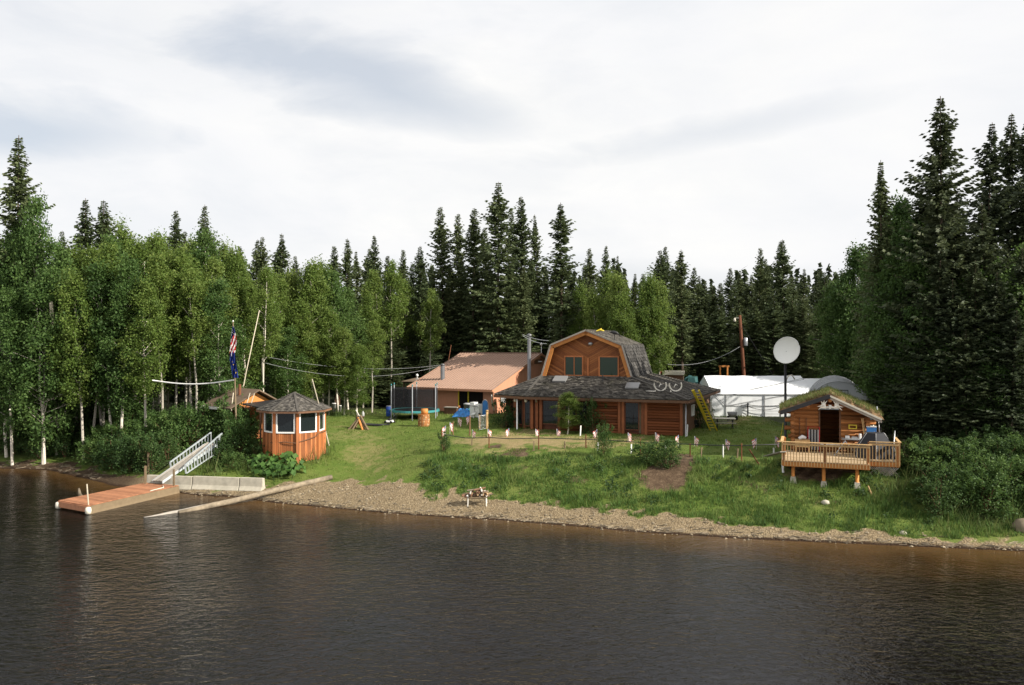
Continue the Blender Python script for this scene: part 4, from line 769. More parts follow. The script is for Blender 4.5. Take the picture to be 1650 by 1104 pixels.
# ---------------------------------------------------------------- workshop with the salmon metal roof
wz = 2.6; T30 = R(-30); ws = thing('workshop', 'salmon coloured workshop with a wide ribbed metal roof', 'workshop', (-9.83, 75.1, wz), T30)
wl, hsn, ez, rz = 9.35, 9.2, 2.23, 5.35; bk = 3.2; bz = rz - bk * (rz - ez) / hsn
b = MB(); b.profile([(0, 0), (0, 0)], 0, 0) if False else None
def gab(b, x): return [(x, .85, -.4), (x, hsn + bk - .4, -.4), (x, hsn + bk - .4, bz - .05), (x, hsn, rz - .18), (x, .85, ez + .08)]
b = MB(); b.box(.38, wl - .38, .8, hsn + bk - .45, -.4, ez + .0).build('wall', MAT['stucco'], ws)
b = MB(); P0 = gab(b, wl - .36); b.face(P0); b.face(gab(b, .36)[::-1]); b.build('gable_wall', MAT['stucco'], ws)
b = MB(); n = 30
for side in (0, 1):
    ya, yb, ez_ = (0, hsn, ez) if side == 0 else (hsn + bk, hsn, bz)
    b.face([(0, ya, ez_), (wl, ya, ez_), (wl, yb, rz), (0, yb, rz)] if side == 0 else [(0, yb, rz), (wl, yb, rz), (wl, ya, ez_), (0, ya, ez_)])
    b.face([(0, ya, ez_ - .12), (wl, ya, ez_ - .12), (wl, yb, rz - .12), (0, yb, rz - .12)])
    for i in range(n + 1):
        x = wl * i / n; b.beam((x, ya, ez_ + .012), (x, yb, rz + .012), .06, .07, r=.5)
b.beam((0, hsn, rz + .03), (wl, hsn, rz + .03), .3, .04)
wr = b.build('roof', MAT['roof_metal'], ws)
b = MB(); b.beam((0, -.02, ez - .08), (wl, -.02, ez - .08), .05, .2)
for x in (0, wl): b.beam((x, 0, ez - .08), (x, hsn, rz - .08), .06, .2).beam((x, hsn + bk, bz - .08), (x, hsn, rz - .08), .06, .2)
b.build('fascia', MAT['stucco_trim'], wr)
MB().tube([(2.6, 2.1, 2.75), (2.6, 2.1, 4.3)], .2, 12).lathe([(.22, 0), (.2, .12), (.06, .16)], 12, (2.6, 2.1, 4.25)).build('stove_pipe', MAT['flue'], wr, True)
MB().box(wl - .37, wl - .33, 8.4, 9.9, 4.3, 4.75).build('gable_vent', MAT['brown'], ws)
MB().box(wl - .5, wl + .05, 9.15, 9.25, 4.5, 4.6).tube([(wl, hsn, 5.3), (wl, hsn, 6.2)], .03).lathe([(.02, 0), (.14, .1), (.1, .24), (.02, .3)], 10, (wl, hsn, 6.1)).build('yard_light', MAT['white'], ws, True)
MB().box(5.4, 7.9, .74, .82, -.2, 1.95).build('doorway', MAT['dark'], ws)  # flat near-black panel on the wall, shade of the opening as colour
for x in (5.35, 6.4): MB().box(x - .05, x + .05, .66, .74, -.2, 2.1).build('door_post', MAT['yellow'], ws)
MB().box(wl - .36, wl - .3, 2.0, 2.9, .9, 2.0).build('window', MAT['grey_plastic'], ws)
MB().box(wl - .36, wl - .28, 4.4, 5.3, .0, 2.0).build('side_door', MAT['stucco_trim'], ws)
MB().hexa([(-2.4, 2.2, 2.55), (.2, 1.8, 2.6), (.2, 4.4, 2.9), (-2.4, 4.6, 2.8), (-2.4, 2.2, 2.62), (.2, 1.8, 2.68), (.2, 4.4, 2.98), (-2.4, 4.6, 2.88)]).build('lean_to_roof', MAT['roof_brown'], ws)
for x, y in ((-2.2, 2.4), (-2.2, 4.4)): MB().tube([(x, y, -.2), (x, y, 2.6)], .07).build('lean_to_post', MAT['brown'], ws)
MB().tube([(-.9, 2.6, 2.7), (-.75, 2.6, 3.1)], .03).tube([(-.55, 2.6, 2.7), (-.75, 2.6, 3.1)], .03).lathe([(.02, 0), (.13, .08), (.13, .2), (.02, .3)], 8, (-.75, 2.6, 3.08)).build('lamp', MAT['white'], ws, True)
stem_pole('antenna_pole', down(W(722, 583, 84), W(727, 556, 84)), W(727, 556, 84), .05, 'rust', 'rusty slanting pole rising behind the left rake of the workshop roof', 'pole')
stem_pole('downspout_pole', G(797, 664), W(792, 637, 62), .06, 'white', 'white pipe leaning at the right corner of the workshop', 'pipe')
# clutter in front of the workshop
p = G(747, 671); g = np.random.default_rng(3); b = MB(); t = thing('tarpaulin', 'crumpled bright blue tarpaulin on the grass before the workshop wall', 'tarpaulin', p)
n = 14; hh = [[.28 * math.sin(math.pi * i / n) * math.sin(math.pi * j / n) * (1 + .9 * g.random()) for j in range(n + 1)] for i in range(n + 1)]
for i in range(n):
    for j in range(n):
        q = lambda a, c: ((a / n - .5) * 1.9, (c / n - .5) * 1.3, hh[a][c] * 1.6)
        b.face([q(i, j), q(i + 1, j), q(i + 1, j + 1), q(i, j + 1)])
b.build('sheet', MAT['tarp'], t)
p = G(749, 667); t = thing('trash_can', 'grey ribbed rubbish bin beside the blue tarpaulin', 'bin', p); MB().lathe([(.26, 0), (.32, .85), (.35, .85), (.35, .95), (.2, 1.0)], 14).build('bin_body', MAT['grey_plastic'], t, True)
t.location = G(750, 668) + Vector((.15, .2, 0))
p = G(728, 668); t = thing('storage_box', 'dark brown chest with boards on top left of the blue tarpaulin', 'chest', p, T20); MB().box(-.6, .6, -.3, .3, 0, .6).build('chest_body', MAT['brown'], t); MB().box(-.65, .65, -.34, .34, .605, .67).build('lid', MAT['grey_wood'], t)
for px, py, mt, lb, hgt in [(733, 660, 'blue', 'dark blue bag heaped on the clutter behind the brown chest', .5), (722, 660, 'teal', 'teal bag at the left end of the clutter by the trampoline', .5), (739, 661, 'orange', 'brown cardboard carton in the clutter before the workshop', .6), (756, 662, 'teal', 'blue-green sack between the bin and the yellow post', .75)]:
    p = G(px, 668) + Vector((0, .5, 0)); q = random.Random(px); t = thing('sack', lb, 'sack', p); b = MB()
    b.lathe([(.1, 0), (.26, .08), (.3, .3 * hgt / .5), (.2, .75 * hgt), (.06, hgt * 1.05), (.1, hgt * 1.2)], 10); b.v = [(x + q.uniform(-.05, .05), y + q.uniform(-.05, .05), z + q.uniform(-.03, .03)) for x, y, z in b.v]
    b.build('bag_body', MAT[mt], t, True)
p = G(767, 672); t = thing('appliance', 'white wrapped bundle standing before the workshop doorway', 'bundle', p, T30); b = MB(); q = random.Random(3)
b.box(-.42, .0, -.3, .3, 0, 1.25).box(.05, .45, -.25, .3, 0, 1.1); b.build('bundle_body', MAT['white'], t); MB().tube([(-.4, -.33, 1.0), (.4, -.33, .9)], .04).build('strap', MAT['grey_plastic'], t)
p = G(782, 670); t = thing('plastic_sled', 'bright blue plastic sled standing upright by the gate', 'sled', p, T20); MB().lathe([(.0, 0)], 3) if False else None
b = MB(); pr = [(-.24, 0), (.24, 0), (.27, .4), (.26, 1.0), (.2, 1.25), (.08, 1.36), (-.08, 1.36), (-.2, 1.25), (-.26, 1.0), (-.27, .4)]
b.profile(pr, -.05, .03).build('sled_body', MAT['sky_blue'], t); b = MB(); b.tube([(x * 1.08, -.06, z) for x, z in pr[2:]], .04, 6).build('rim', MAT['grey_plastic'], t, True)
p = G(763, 674); t = thing('goose_figure', 'small white goose figure standing in the grass by the wrapped bundle', 'figure', p)
MB().tube([(-.2, 0, .25), (0, 0, .3), (.14, 0, .42), (.16, 0, .62)], [.05, .14, .09, .05], 8).tube([(0, 0, 0), (0, 0, .2)], .03).build('body', MAT['white'], t, True)
# gate and gate posts
for px, lb in ((773, 'left gate post with a dark cap beside the wire gate'), (785, 'right gate post of pale wood carrying the wire gate')):
    p = G(px, 691); t = thing('gate_post', lb, 'post', p); MB().tube([(0, 0, -.2), (0, 0, 1.05 if px < 780 else 1.25)], .09, 10).build('post_body', MAT['fresh'], t, True)
    MB().lathe([(.1, 0), (.11, .1), (.03, .14)], 10, (0, 0, 1.05 if px < 780 else 1.25)).build('post_cap', MAT['black' if px < 780 else 'fresh'], t, True)
p = G(785, 692); t = thing('gate', 'small wire mesh gate with a pale metal frame standing open', 'gate', p + Vector((-.12, -.05, 0)), R(-118)); b = MB()
z0, z1, wd = .05, 1.05, 1.0
b.tube([(0, 0, z0), (wd, 0, z0), (wd, 0, z1), (0, 0, z1), (0, 0, z0)], .035, 6).build('gate_frame', MAT['metal'], t, True)
b = MB()
for i in range(1, 9): b.tube([(wd * i / 9, 0, z0), (wd * i / 9, 0, z1)], .006, 4, False)
for i in range(1, 9): b.tube([(0, 0, z0 + i / 9), (wd, 0, z0 + i / 9)], .006, 4, False)
b.build('wire_mesh', MAT['metal'], t)
# ---------------------------------------------------------------- trampoline
c0 = G(668, 673); tr = thing('trampoline', 'round trampoline with a dark safety net on pale poles', 'trampoline', c0, R(12))
tr.location.z = Z(c0.x, c0.y); RT = 2.0; zr = .66; n = 40
ring = [(RT * math.cos(6.2832 * i / n), RT * math.sin(6.2832 * i / n), zr) for i in range(n + 1)]
MB().tube(ring, .045, 6).build('ring', MAT['metal'], tr, True)
b = MB()
for i in range(n):
    p, q = Vector(ring[i]), Vector(ring[i + 1]); k0, k1 = p * .86, q * .86; k0.z = k1.z = zr + .03
    p = p * 1.05; q = q * 1.05; p.z = q.z = zr + .05
    pl, ql = p.copy(), q.copy(); pl.z = ql.z = zr - .12; b.face([p, q, k1, k0]); b.face([pl, ql, q, p])
b.build('edge_pad', MAT['teal'], tr); MB().lathe([(RT * .86, zr + .01), (0.01, zr - .02)], 40, cap=False).build('mat', MAT['black'], tr)
b = MB()
for i in range(n):
    p, q = Vector(ring[i]) * .97, Vector(ring[i + 1]) * .97; p.z = q.z = zr + .05; p2, q2 = p.copy(), q.copy(); p2.z = q2.z = 2.5; b.face([p, q, q2, p2])
b.build('safety_net', MAT['net'], tr)
for i in range(6):
    a = R(20 + 60 * i); x, y = RT * 1.06 * math.cos(a), RT * 1.06 * math.sin(a); dz = Z(*(c0 + Vector((x, y, 0))).xy) - tr.location.z
    po = MB().tube([(x, y, dz - .1), (x, y, 2.8)], .04, 8).build('pole', MAT['metal'], tr, True); MB().lathe([(.05, 0), (.05, .12), (.02, .16)], 8, (x, y, 2.75)).build('pole_cap', MAT['teal'], po, True)
for i in range(3):
    a = R(50 + 120 * i); x, y = RT * math.cos(a), RT * math.sin(a); a2 = a + .6; x2, y2 = RT * math.cos(a2), RT * math.sin(a2)
    MB().tube([(x, y, zr), (x, y, -.02), (x2, y2, -.02), (x2, y2, zr)], .03, 6).build('leg', MAT['metal'], tr, True)
# barrel, mower, stump table, wood stacks, tarp
p = G(626.5, 671); t = thing('barrel', 'bright blue plastic barrel left of the trampoline', 'barrel', p)
MB().lathe([(.22, 0), (.24, .05), (.24, .28), (.25, .3), (.24, .33), (.24, .58), (.25, .6), (.24, .63), (.24, .85), (.21, .9)], 16).build('drum', MAT['blue'], t, True); MB().lathe([(.235, .86), (.235, .91), (.2, .91)], 16).build('rim', MAT['metal'], t, True)
p = G(628, 682); t = thing('lawn_mower', 'push mower with a white deck standing in front of the trampoline', 'lawn mower', p, R(160))
MB().hexa([(-.26, -.24, .1), (.26, -.24, .1), (.26, .24, .1), (-.26, .24, .1), (-.2, -.18, .24), (.22, -.18, .24), (.22, .18, .24), (-.2, .18, .24)]).build('deck', MAT['white'], t); MB().lathe([(.15, .24), (.15, .36), (.05, .42)], 10).build('engine', MAT['black'], t, True)
for x in (-.26, .26):
    for y in (-.27, .27): MB().tube([(x, y - .02, .1), (x, y + .02, .1)], .1, 12).build('wheel', MAT['black'], t)
MB().tube([(-.2, -.2, .15), (-.75, -.2, .85), (-.75, .2, .85), (-.2, .2, .15)], .018, 6).build('handle', MAT['dark_metal'], t, True)
p = G(683, 686); t = thing('stump_table', 'thick carved log standing in front of the trampoline with a smaller orange log on it', 'stump', p); q = random.Random(4)
b = MB(); b.lathe([(.44, -.05), (.46, .3), (.44, .6), (.43, .88), (.0, .9)], 22)
for i in range(80):
    a, z, s = q.uniform(0, 6.28), q.uniform(.02, .85), q.uniform(.03, .06); d = Vector((math.cos(a), math.sin(a), 0)); c = d * .455 + Vector((0, 0, z)); u = Vector((-d.y, d.x, 0)); v = Vector((0, 0, 1)) * q.uniform(.8, 1.8)
    b.face([c - u * s, c - v * s + d * .02, c + u * s, c + v * s + d * .02], mi=1)
b.build('log', [MAT['honey'], MAT['firewood']], t); MB().lathe([(.26, .89), (.28, 1.05), (.26, 1.3), (.0, 1.31)], 18, (.05, 0, 0)).build('top_log', MAT['orange'], t, True)
def sticks(name, label, cat, px, py, specs, mt='firewood'):
    p = G(px, py); t = thing(name, label, cat, p)
    for s in specs: MB().tube(s[0], s[1], 7).build('stick', MAT[s[2] if len(s) > 2 else mt], t)
    return t
q = random.Random(8); sp = []
for i in range(22):
    sgn = -1 if i % 2 else 1; y = q.uniform(-.7, .5); sp.append(([(sgn * q.uniform(.3, .8), y, -.03), (sgn * q.uniform(-.2, .22), y * .4, q.uniform(.65, 1.05))], q.uniform(.055, .085), q.choice(['firewood', 'tan_wood', 'orange', 'brown', 'tan_wood', 'brown'])))
sp += [([(.35, -.3, .5), (-.25, -.1, 1.45)], .035, 'bone'), ([(.5, -.25, .35), (-.05, -.2, .9)], .05, 'bone'), ([(-.3, .1, .85), (.35, .1, .9)], .05, 'brown')]
sticks('campfire_tepee', 'firewood leaned together like a small tent on the lawn', 'wood pile', 579, 691, sp)
p = G(590, 671); b = MB(); pts = [W(590, 668, 63), W(610, 673, 62.5), W(628, 671, 63)]; pts = [Vector((v.x, v.y, Z(v.x, v.y) + .05)) for v in pts]
b.tube([v - pts[0] for v in pts], [.1, .12, .06], 8); tag(b.build('hose', MAT['black'], None, True, pts[0]), 'dark rolled strip lying in the grass left of the trampoline', 'hose')
p = G(585, 671); t = thing('water_jug', 'small pale jug standing behind the tent of firewood', 'jug', p); MB().lathe([(.1, 0), (.12, .05), (.12, .3), (.05, .4), (.05, .46)], 10).build('jug_body', MAT['white'], t, True)
q = random.Random(12); sp = []
for x in (-.5, .5):
    for y in (-.25, .25): sp.append(([(x, y, -.1), (x * .97, y, .42)], .032, 'bone'))
for s in (-.28, .28): sp.append(([(-.56, s * .8, .40), (.56, s * .8, .42)], .05, 'tan_wood'))
for i in range(46):
    x = q.uniform(-.55, .55); z = .47 + q.random() * .42 * (1 - (x / .62) ** 2); a = q.uniform(-.5, .5) + (1.57 if q.random() < .65 else 0); l = q.uniform(.22, .34)
    sp.append(([(x - l * math.cos(a), q.uniform(-.1, .1) - l * math.sin(a), z - .03), (x + l * math.cos(a), l * math.sin(a), z + .04)], q.uniform(.035, .055), q.choice(['firewood', 'bone', 'log', 'brown', 'tan_wood'])))
sticks('firewood_rack', 'low log rack heaped with split firewood on the gravel beach', 'wood pile', 769, 814, sp)
# white buckets, brown post
for px, py, r_, h, lb in [(538, 664, .2, .75, 'tall white bucket partly behind the gazebo roof'), (548, 665, .13, .6, 'narrow white tube standing right of the brown post')]:
    p = G(px, py); t = thing('bucket', lb, 'bucket', p); MB().lathe([(r_ * .9, 0), (r_, h), (r_ * 1.06, h), (r_ * 1.06, h + .06), (r_ * .7, h + .06)], 12).build('pail', MAT['white'], t, True)
p = G(544, 662); t = thing('signboard', 'brown upright board on a stake at the lawn edge behind the gazebo', 'board', p); MB().box(-.22, .22, -.03, .03, .55, 1.45).build('panel', MAT['brown'], t); MB().tube([(-.28, 0, 0), (-.28, 0, 1.3)], .03).build('stake', MAT['grey_wood'], t)
# ---------------------------------------------------------------- gazebo
gp = Vector((-14.45, 53.4, 1.6)); gz = thing('gazebo', 'eight sided cedar gazebo with white framed windows and a shake roof', 'gazebo', gp, 0)
RO = 1.95; ang = [R(-90 + 20 + 45 * i) for i in range(8)]; cr = [Vector((RO * math.cos(a), RO * math.sin(a), 0)) for a in ang]
zb, zs, zt, ze = -.6, 1.55, 3.06, 3.08
for i in range(8):
    a, c = cr[i], cr[(i + 1) % 8]; d = (c - a); W_ = d.length; d.normalize(); nrm = Vector((d.y, -d.x, 0)); b = MB(); m_ = 11
    for j in range(m_):
        p, q_ = a + d * (W_ * j / m_ + .008), a + d * (W_ * (j + 1) / m_ - .008); o = nrm * rnd.uniform(.0, .018); v = nrm * -.06
        b.hexa([p + o + Vector((0, 0, zb)), q_ + o + Vector((0, 0, zb)), q_ + v + Vector((0, 0, zb)), p + v + Vector((0, 0, zb)), p + o + Vector((0, 0, zs)), q_ + o + Vector((0, 0, zs)), q_ + v + Vector((0, 0, zs)), p + v + Vector((0, 0, zs))])
    b.build('wall_panel', MAT['cedar'], gz)
    m0, m1 = a + d * .17 + nrm * .01, c - d * .17 + nrm * .01; up = lambda z: Vector((0, 0, z)); b = MB()
    b.beam(m0 + up(zs + .06), m1 + up(zs + .06), .09, .09).beam(m0 + up(zt - .06), m1 + up(zt - .06), .09, .07).beam(m0 + up(zs + .02), m0 + up(zt), .09, .08, nrm).beam(m1 + up(zs + .02), m1 + up(zt), .09, .08, nrm)
    wn = b.build('window', MAT['white'], gz); MB().face([m0 + up(zs + .1) - nrm * .02, m1 + up(zs + .1) - nrm * .02, m1 + up(zt - .1) - nrm * .02, m0 + up(zt - .1) - nrm * .02]).build('pane', None or MAT['gz_glass'] if 'gz_glass' in MAT else MAT['glass'], wn)
    MB().beam(a * .99 + up(zb), a * .99 + up(ze), .2, .16, nrm).build('corner_post', MAT['cedar'], gz)
MB().lathe([(1.82, 0.35), (1.82, .45)], 8).build('floor', MAT['brown'], gz)
b = MB(); RE = 2.42; ee = [Vector((RE * math.cos(a), RE * math.sin(a), ze - .08)) for a in ang]; apx = Vector((0, 0, 4.06))
for i in range(8): b.shakes(ee[i], ee[(i + 1) % 8], apx, apx, .19, (.1, .2), .035, 40 + i)
for i in range(8): b.beam(ee[i] + Vector((0, 0, .04)), apx + Vector((0, 0, .05)), .13, .03, r=.4)
gr = b.build('roof', MAT['shake'], gz); b = MB()
for i in range(8): b.beam(ee[i] - Vector((0, 0, .07)), ee[(i + 1) % 8] - Vector((0, 0, .07)), .05, .12)
b.build('fascia', MAT['brown'], gr); MB().lathe([(RE * .9, ze - .12), (.1, ze - .1)], 8, cap=False).build('ceiling', MAT['cedar'], gr)
b = MB(); pts = []
for (px, py) in [(421, 707), (438, 713), (460, 712), (477, 714), (494, 708), (508, 703), (512, 698), (523, 694)]:
    dirv = Vector(((px - 825) / FPX, 1, -(py - 552) / FPX)); best = None
    for i in range(8):
        a, c = cr[i] + gp, cr[(i + 1) % 8] + gp; d = c - a; nrm = Vector((d.y, -d.x, 0)).normalized(); den = dirv.dot(nrm)
        if den > -1e-3: continue
        tt = (a - Vector((0, 0, CAM_Z))).dot(nrm) / den; h = Vector((0, 0, CAM_Z)) + dirv * tt; u = (h - a).dot(d) / d.length_squared
        if -.05 <= u <= 1.05 and (best is None or tt < best[0]): best = (tt, h + nrm * .1)
    if best: pts.append(best[1] - gp)
b.tube(pts, .03, 6).build('rope', MAT['brown'], gz, True)
t = thing('lawn_chair', 'seat under a pale green cover inside the gazebo', 'chair', gp + Vector((.75, -.2, .36)), 0); MB().lathe([(.5, 0), (.52, .9), (.48, 1.25), (.3, 1.5), (.02, 1.55)], 12).build('cover', MAT['teal_grey'] if 'teal_grey' in MAT else MAT['grey_plastic'], t, True)
stem_pole('leaning_pole', G(530, 718), W(503, 611, 52.5), .05, 'bark_pale', 'long pale pole leaning on the right side of the gazebo roof', 'pole')
# rhubarb
p = G(447, 776); g = np.random.default_rng(21); C = []; U = []; L = []
for px, py, rr in [(425, 765, .8), (450, 768, .9), (470, 766, .8), (440, 752, .8), (462, 750, .8), (412, 756, .6)]:
    q0 = G(px, py)
    for i in range(60):
        a, r, h = g.uniform(0, 6.28), rr * g.random() ** .5, g.uniform(.25, .85) * (1.15 - .4 * g.random()); C.append((q0.x + r * math.cos(a), q0.y + r * math.sin(a), Z(q0.x, q0.y) + h)); U.append((math.cos(a) * .7, math.sin(a) * .7 - .25, .7)); L.append(g.uniform(.28, .48))
C = np.array(C); U = np.array(U) + g.normal(size=C.shape) * .3; D = np.cross(U, g.normal(size=C.shape)); L = np.array(L)
t = thing('rhubarb_plant', 'big leaved rhubarb patch in front of the gazebo', 'plant', (0, 0, 0)); 
o = link('foliage', np_mesh('rhubarb_foliage', sprays(C, D, L, L * .85, g, U), MAT['rhubarb'], g.random(len(C))), t); b = MB()
for i in range(0, len(C), 6): b.tube([(C[i][0] * .9 + p.x * .1, C[i][1] * .9 + p.y * .1, Z(C[i][0], C[i][1])), tuple(C[i])], .015, 4, False)
b.build('stalk', MAT['shrub'], t)
for px, py in ((401, 735), (452, 760)): pass
# ---------------------------------------------------------------- sauna hut behind the gazebo
sp_ = W(362, 655, 58); sa = thing('sauna_hut', 'small orange hut with a brown roof half hidden behind the gazebo', 'hut', (-22.2, 58.6, 2.3), R(-42))
MB().box(.3, 3.3, .3, 3.6, -.2, 2.2).build('wall', MAT['cedar'], sa); b = MB(); b.face([(3.32, .3, 2.19), (3.32, 3.6, 2.19), (3.32, 1.95, 3.1)]).face([(.28, .3, 2.19), (.28, 1.95, 3.1), (.28, 3.6, 2.19)]).build('gable', MAT['orange'], sa)
b = MB(); b.hexa([(-.2, -.3, 2.05), (3.8, -.3, 2.05), (3.8, 1.95, 3.25), (-.2, 1.95, 3.25), (-.2, -.3, 2.13), (3.8, -.3, 2.13), (3.8, 1.95, 3.35), (-.2, 1.95, 3.35)]).hexa([(-.2, 1.96, 3.24), (3.8, 1.96, 3.24), (3.8, 4.2, 2.05), (-.2, 4.2, 2.05), (-.2, 1.96, 3.345), (3.8, 1.96, 3.345), (3.8, 4.2, 2.13), (-.2, 4.2, 2.13)]).build('roof', MAT['roof_brown'], sa)
MB().box(-.3, 2.2, -.42, -.32, 1.95, 2.12).build('eave_board', MAT['white'], sa); MB().tube([(2.4, 1.2, 2.8), (2.4, 1.2, 3.7)], .1, 8).build('stove_pipe', MAT['rust'], sa)
pane(sa, 1.2, 2.0, .28, .8, 1.6, 'glass', 'white', .06)
b = MB(); b.hexa([(3.9, .5, 2.35), (6.6, .3, 2.25), (6.6, 3.2, 2.35), (3.9, 3.4, 2.5), (3.9, .5, 2.42), (6.6, .3, 2.32), (6.6, 3.2, 2.42), (3.9, 3.4, 2.57)]).build('porch_roof', MAT['dark_metal'], sa)
for x, y in ((6.4, .5), (6.4, 3.0)): MB().tube([(x, y, -.3), (x, y, 2.3)], .07).build('porch_post', MAT['brown'], sa)
for i, (a, c, lb) in enumerate([((393, 668), (403, 633), 'pale slanting pole leaning on the hut, leftmost of three'), ((398, 668), (410, 634), 'pale slanting pole leaning on the hut, middle of three'), ((372, 662), (376, 633), 'upright white post before the hut wall')]):
    stem_pole('hut_pole', down(W(*a, 56.5), W(*c, 56.8)), W(*c, 56.8), .05, 'bark_pale', lb, 'pole')
stem_pole('slanting_mast', down(W(391, 634, 60), W(418, 500, 60)), W(418, 500, 60), .05, 'bark_pale', 'long thin pole leaning between the birches behind the hut', 'pole')
# flagpole and flags
fb = W(382, 660, 55); fp = thing('flagpole', 'wooden flagpole leaning slightly, with two flags in front of the birches', 'flagpole', (fb.x, 55, Z(fb.x, 55)))
ft = W(375.5, 519, 55) - fp.location; fb0 = Vector((0, 0, -.2)); MB().tube([fb0, ft * .55 , ft], [.07, .05, .03], 8).build('pole', MAT['tan_wood'], fp, True); MB().lathe([(.02, 0), (.06, .05), (.02, .12)], 8, ft).build('finial', MAT['white'], fp, True)
# draped flags: pleated sheets hanging from the pole
def drape(name, label, D, rows, fold):
    """rows: (py, left px, right px); fold: colour chosen by (column, row)"""
    o0 = W(rows[0][1], rows[0][0], D); mats = ['red', 'flag_white', 'navy', 'gold']; b = MB(); nc = 9; g_ = []
    NR = 26
    for r_ in range(NR + 1):
        py = rows[0][0] + (rows[-1][0] - rows[0][0]) * r_ / NR; l = np.interp(py, [q[0] for q in rows], [q[1] for q in rows]); rr = np.interp(py, [q[0] for q in rows], [q[2] for q in rows])
        g_.append([W(l + (rr - l) * c / nc, py, D + .09 * math.sin(c * 2.4 + r_ * .16) + .05 * math.cos(r_ * .5 + c)) - o0 for c in range(nc + 1)])
    for r_ in range(NR):
        for c in range(nc): b.face([g_[r_ + 1][c], g_[r_ + 1][c + 1], g_[r_][c + 1], g_[r_][c]], mi=mats.index(fold(c / nc, r_ / NR)))
    return tag(b.build(name, [MAT[q] for q in mats], None, True, o0), label, 'flag')
def us(c, r):
    if r < .3 + .25 * (.35 - c): return 'flag_white' if (int(c * 9) * 3 + int(r * 26) * 5) % 7 == 0 else 'navy'
    return 'red' if int((r * 5.2 + c * 3.2) * 1.15) % 2 else 'flag_white'
drape('national_flag', 'red and white striped flag with a starred blue corner hanging limp on the flagpole', 54.8, [(526, 374.6, 377), (540, 372.5, 380.5), (552, 371.5, 381.5), (562, 370.5, 379.5), (574, 370, 378)], us)
drape('state_flag', 'dark blue flag with small gold stars hanging below the striped flag', 54.75, [(568, 371, 378.5), (580, 369.8, 380), (592, 372, 382), (609, 375, 384)], lambda c, r: 'gold' if (int(c * 9), int(r * 26)) in ((3, 9), (4, 12), (5, 15), (4, 17), (6, 20), (5, 21)) else 'navy')
b = MB(); a_, c_ = W(246, 613, 56.6), W(379, 612, 55); pts = [a_.lerp(c_, i / 12) - Vector((0, 0, .28 * math.sin(math.pi * i / 12))) - a_ for i in range(13)]
tag(b.tube(pts, .05, 6).build('rope_line', MAT['white'], None, True, a_), 'sagging white line strung from a birch trunk towards the flagpole', 'rope')
# ---------------------------------------------------------------- landing: barriers, dock, gangway, logs
bp_ = [Vector((-22.35, 49.35, .05)), Vector((-19.3, 48.75, .08)), Vector((-16.25, 48.15, .1)), Vector((-14.75, 47.85, .12))]
for i, lb in enumerate(['concrete road barrier behind the dock end, under the gangway', 'concrete road barrier right of the gangway, between its two neighbours', 'short concrete road barrier with a rounded end, nearest the gazebo']):
    a, c = bp_[i], bp_[i + 1]; d = c - a; t = thing('concrete_barrier', lb, 'barrier', a, math.atan2(d.y, d.x)); L_ = Vector((d.x, d.y, 0)).length - .04
    pr = [(-.3, -.3), (.3, -.3), (.3, .1), (.17, .34), (.11, .82), (-.11, .82), (-.17, .34), (-.3, .1)]; b = MB(); xs_ = [0, .04, L_ - .04, L_]
    for j in range(3):
        s0, s1 = (.92 if j == 0 else 1), (.92 if j == 2 else 1)
        for m_ in range(8):
            p, q_ = pr[m_], pr[(m_ + 1) % 8]; b.face([(xs_[j], p[0] * s0, p[1] * (s0 if p[1] > .5 else 1)), (xs_[j + 1], p[0] * s1, p[1] * (s1 if p[1] > .5 else 1)), (xs_[j + 1], q_[0] * s1, q_[1] * (s1 if q_[1] > .5 else 1)), (xs_[j], q_[0] * s0, q_[1] * (s0 if q_[1] > .5 else 1))][::-1], r=.5)
    b.face([(0, p[0] * .92, p[1]) for p in pr], r=.5).face([(L_, p[0] * .92, p[1]) for p in pr[::-1]], r=.5); b.build('barrier_body', MAT['concrete'], t)
    for x in (L_ * .3, L_ * .7): MB().box(x - .12, x + .12, -.305, -.25, -.02, .08).build('lifting_slot', MAT['dark'], t)  # near-black plates on the face, the slots' shade put in as colour
FLd, FRd, BRd, BLd = Vector((-24.55, 43.5, 0)), Vector((-22.2, 42.1, 0)), Vector((-19.95, 48.1, 0)), Vector((-22.35, 49.0, 0))
dk = thing('dock', 'floating dock of red-brown boards reaching out from the left bank', 'dock', FLd); lo = lambda p, z: p - FLd + Vector((0, 0, z)); b = MB(); n = 46
for i in range(n):
    s, e = i / n + .0012, (i + 1) / n - .0012; a, c = FLd.lerp(BLd, s), FRd.lerp(BRd, s); a2, c2 = FLd.lerp(BLd, e), FRd.lerp(BRd, e)
    b.hexa([lo(a, .42), lo(c, .42), lo(c2, .42), lo(a2, .42), lo(a, .46), lo(c, .46), lo(c2, .46), lo(a2, .46)])
b.build('board', MAT['dock'], dk)
for a, c in ((FRd, BRd), (FLd, BLd)): MB().beam(lo(a, .26), lo(c, .26), .1, .3).beam(lo(a, .05), lo(c, .05), .14, .12).build('side_beam', MAT['tan_wood'], dk)
MB().beam(lo(FLd, .26), lo(FRd, .26), .1, .3).build('end_beam', MAT['dock'], dk)
for p in (FLd, FRd): MB().lathe([(.06, -.05), (.14, 0), (.16, .15), (.13, .3), (.04, .34)], 12, lo(p, .05)).build('bumper', MAT['cream'], dk, True)
d_ = (BRd - FRd).normalized(); p = FRd + d_ * .2 - Vector((.15, 0, 0)); MB().tube([lo(p, .4), lo(p + Vector((-.1, .02, 0)), 1.55)], .035, 8).build('mooring_post', MAT['bark_pale'], dk, True)
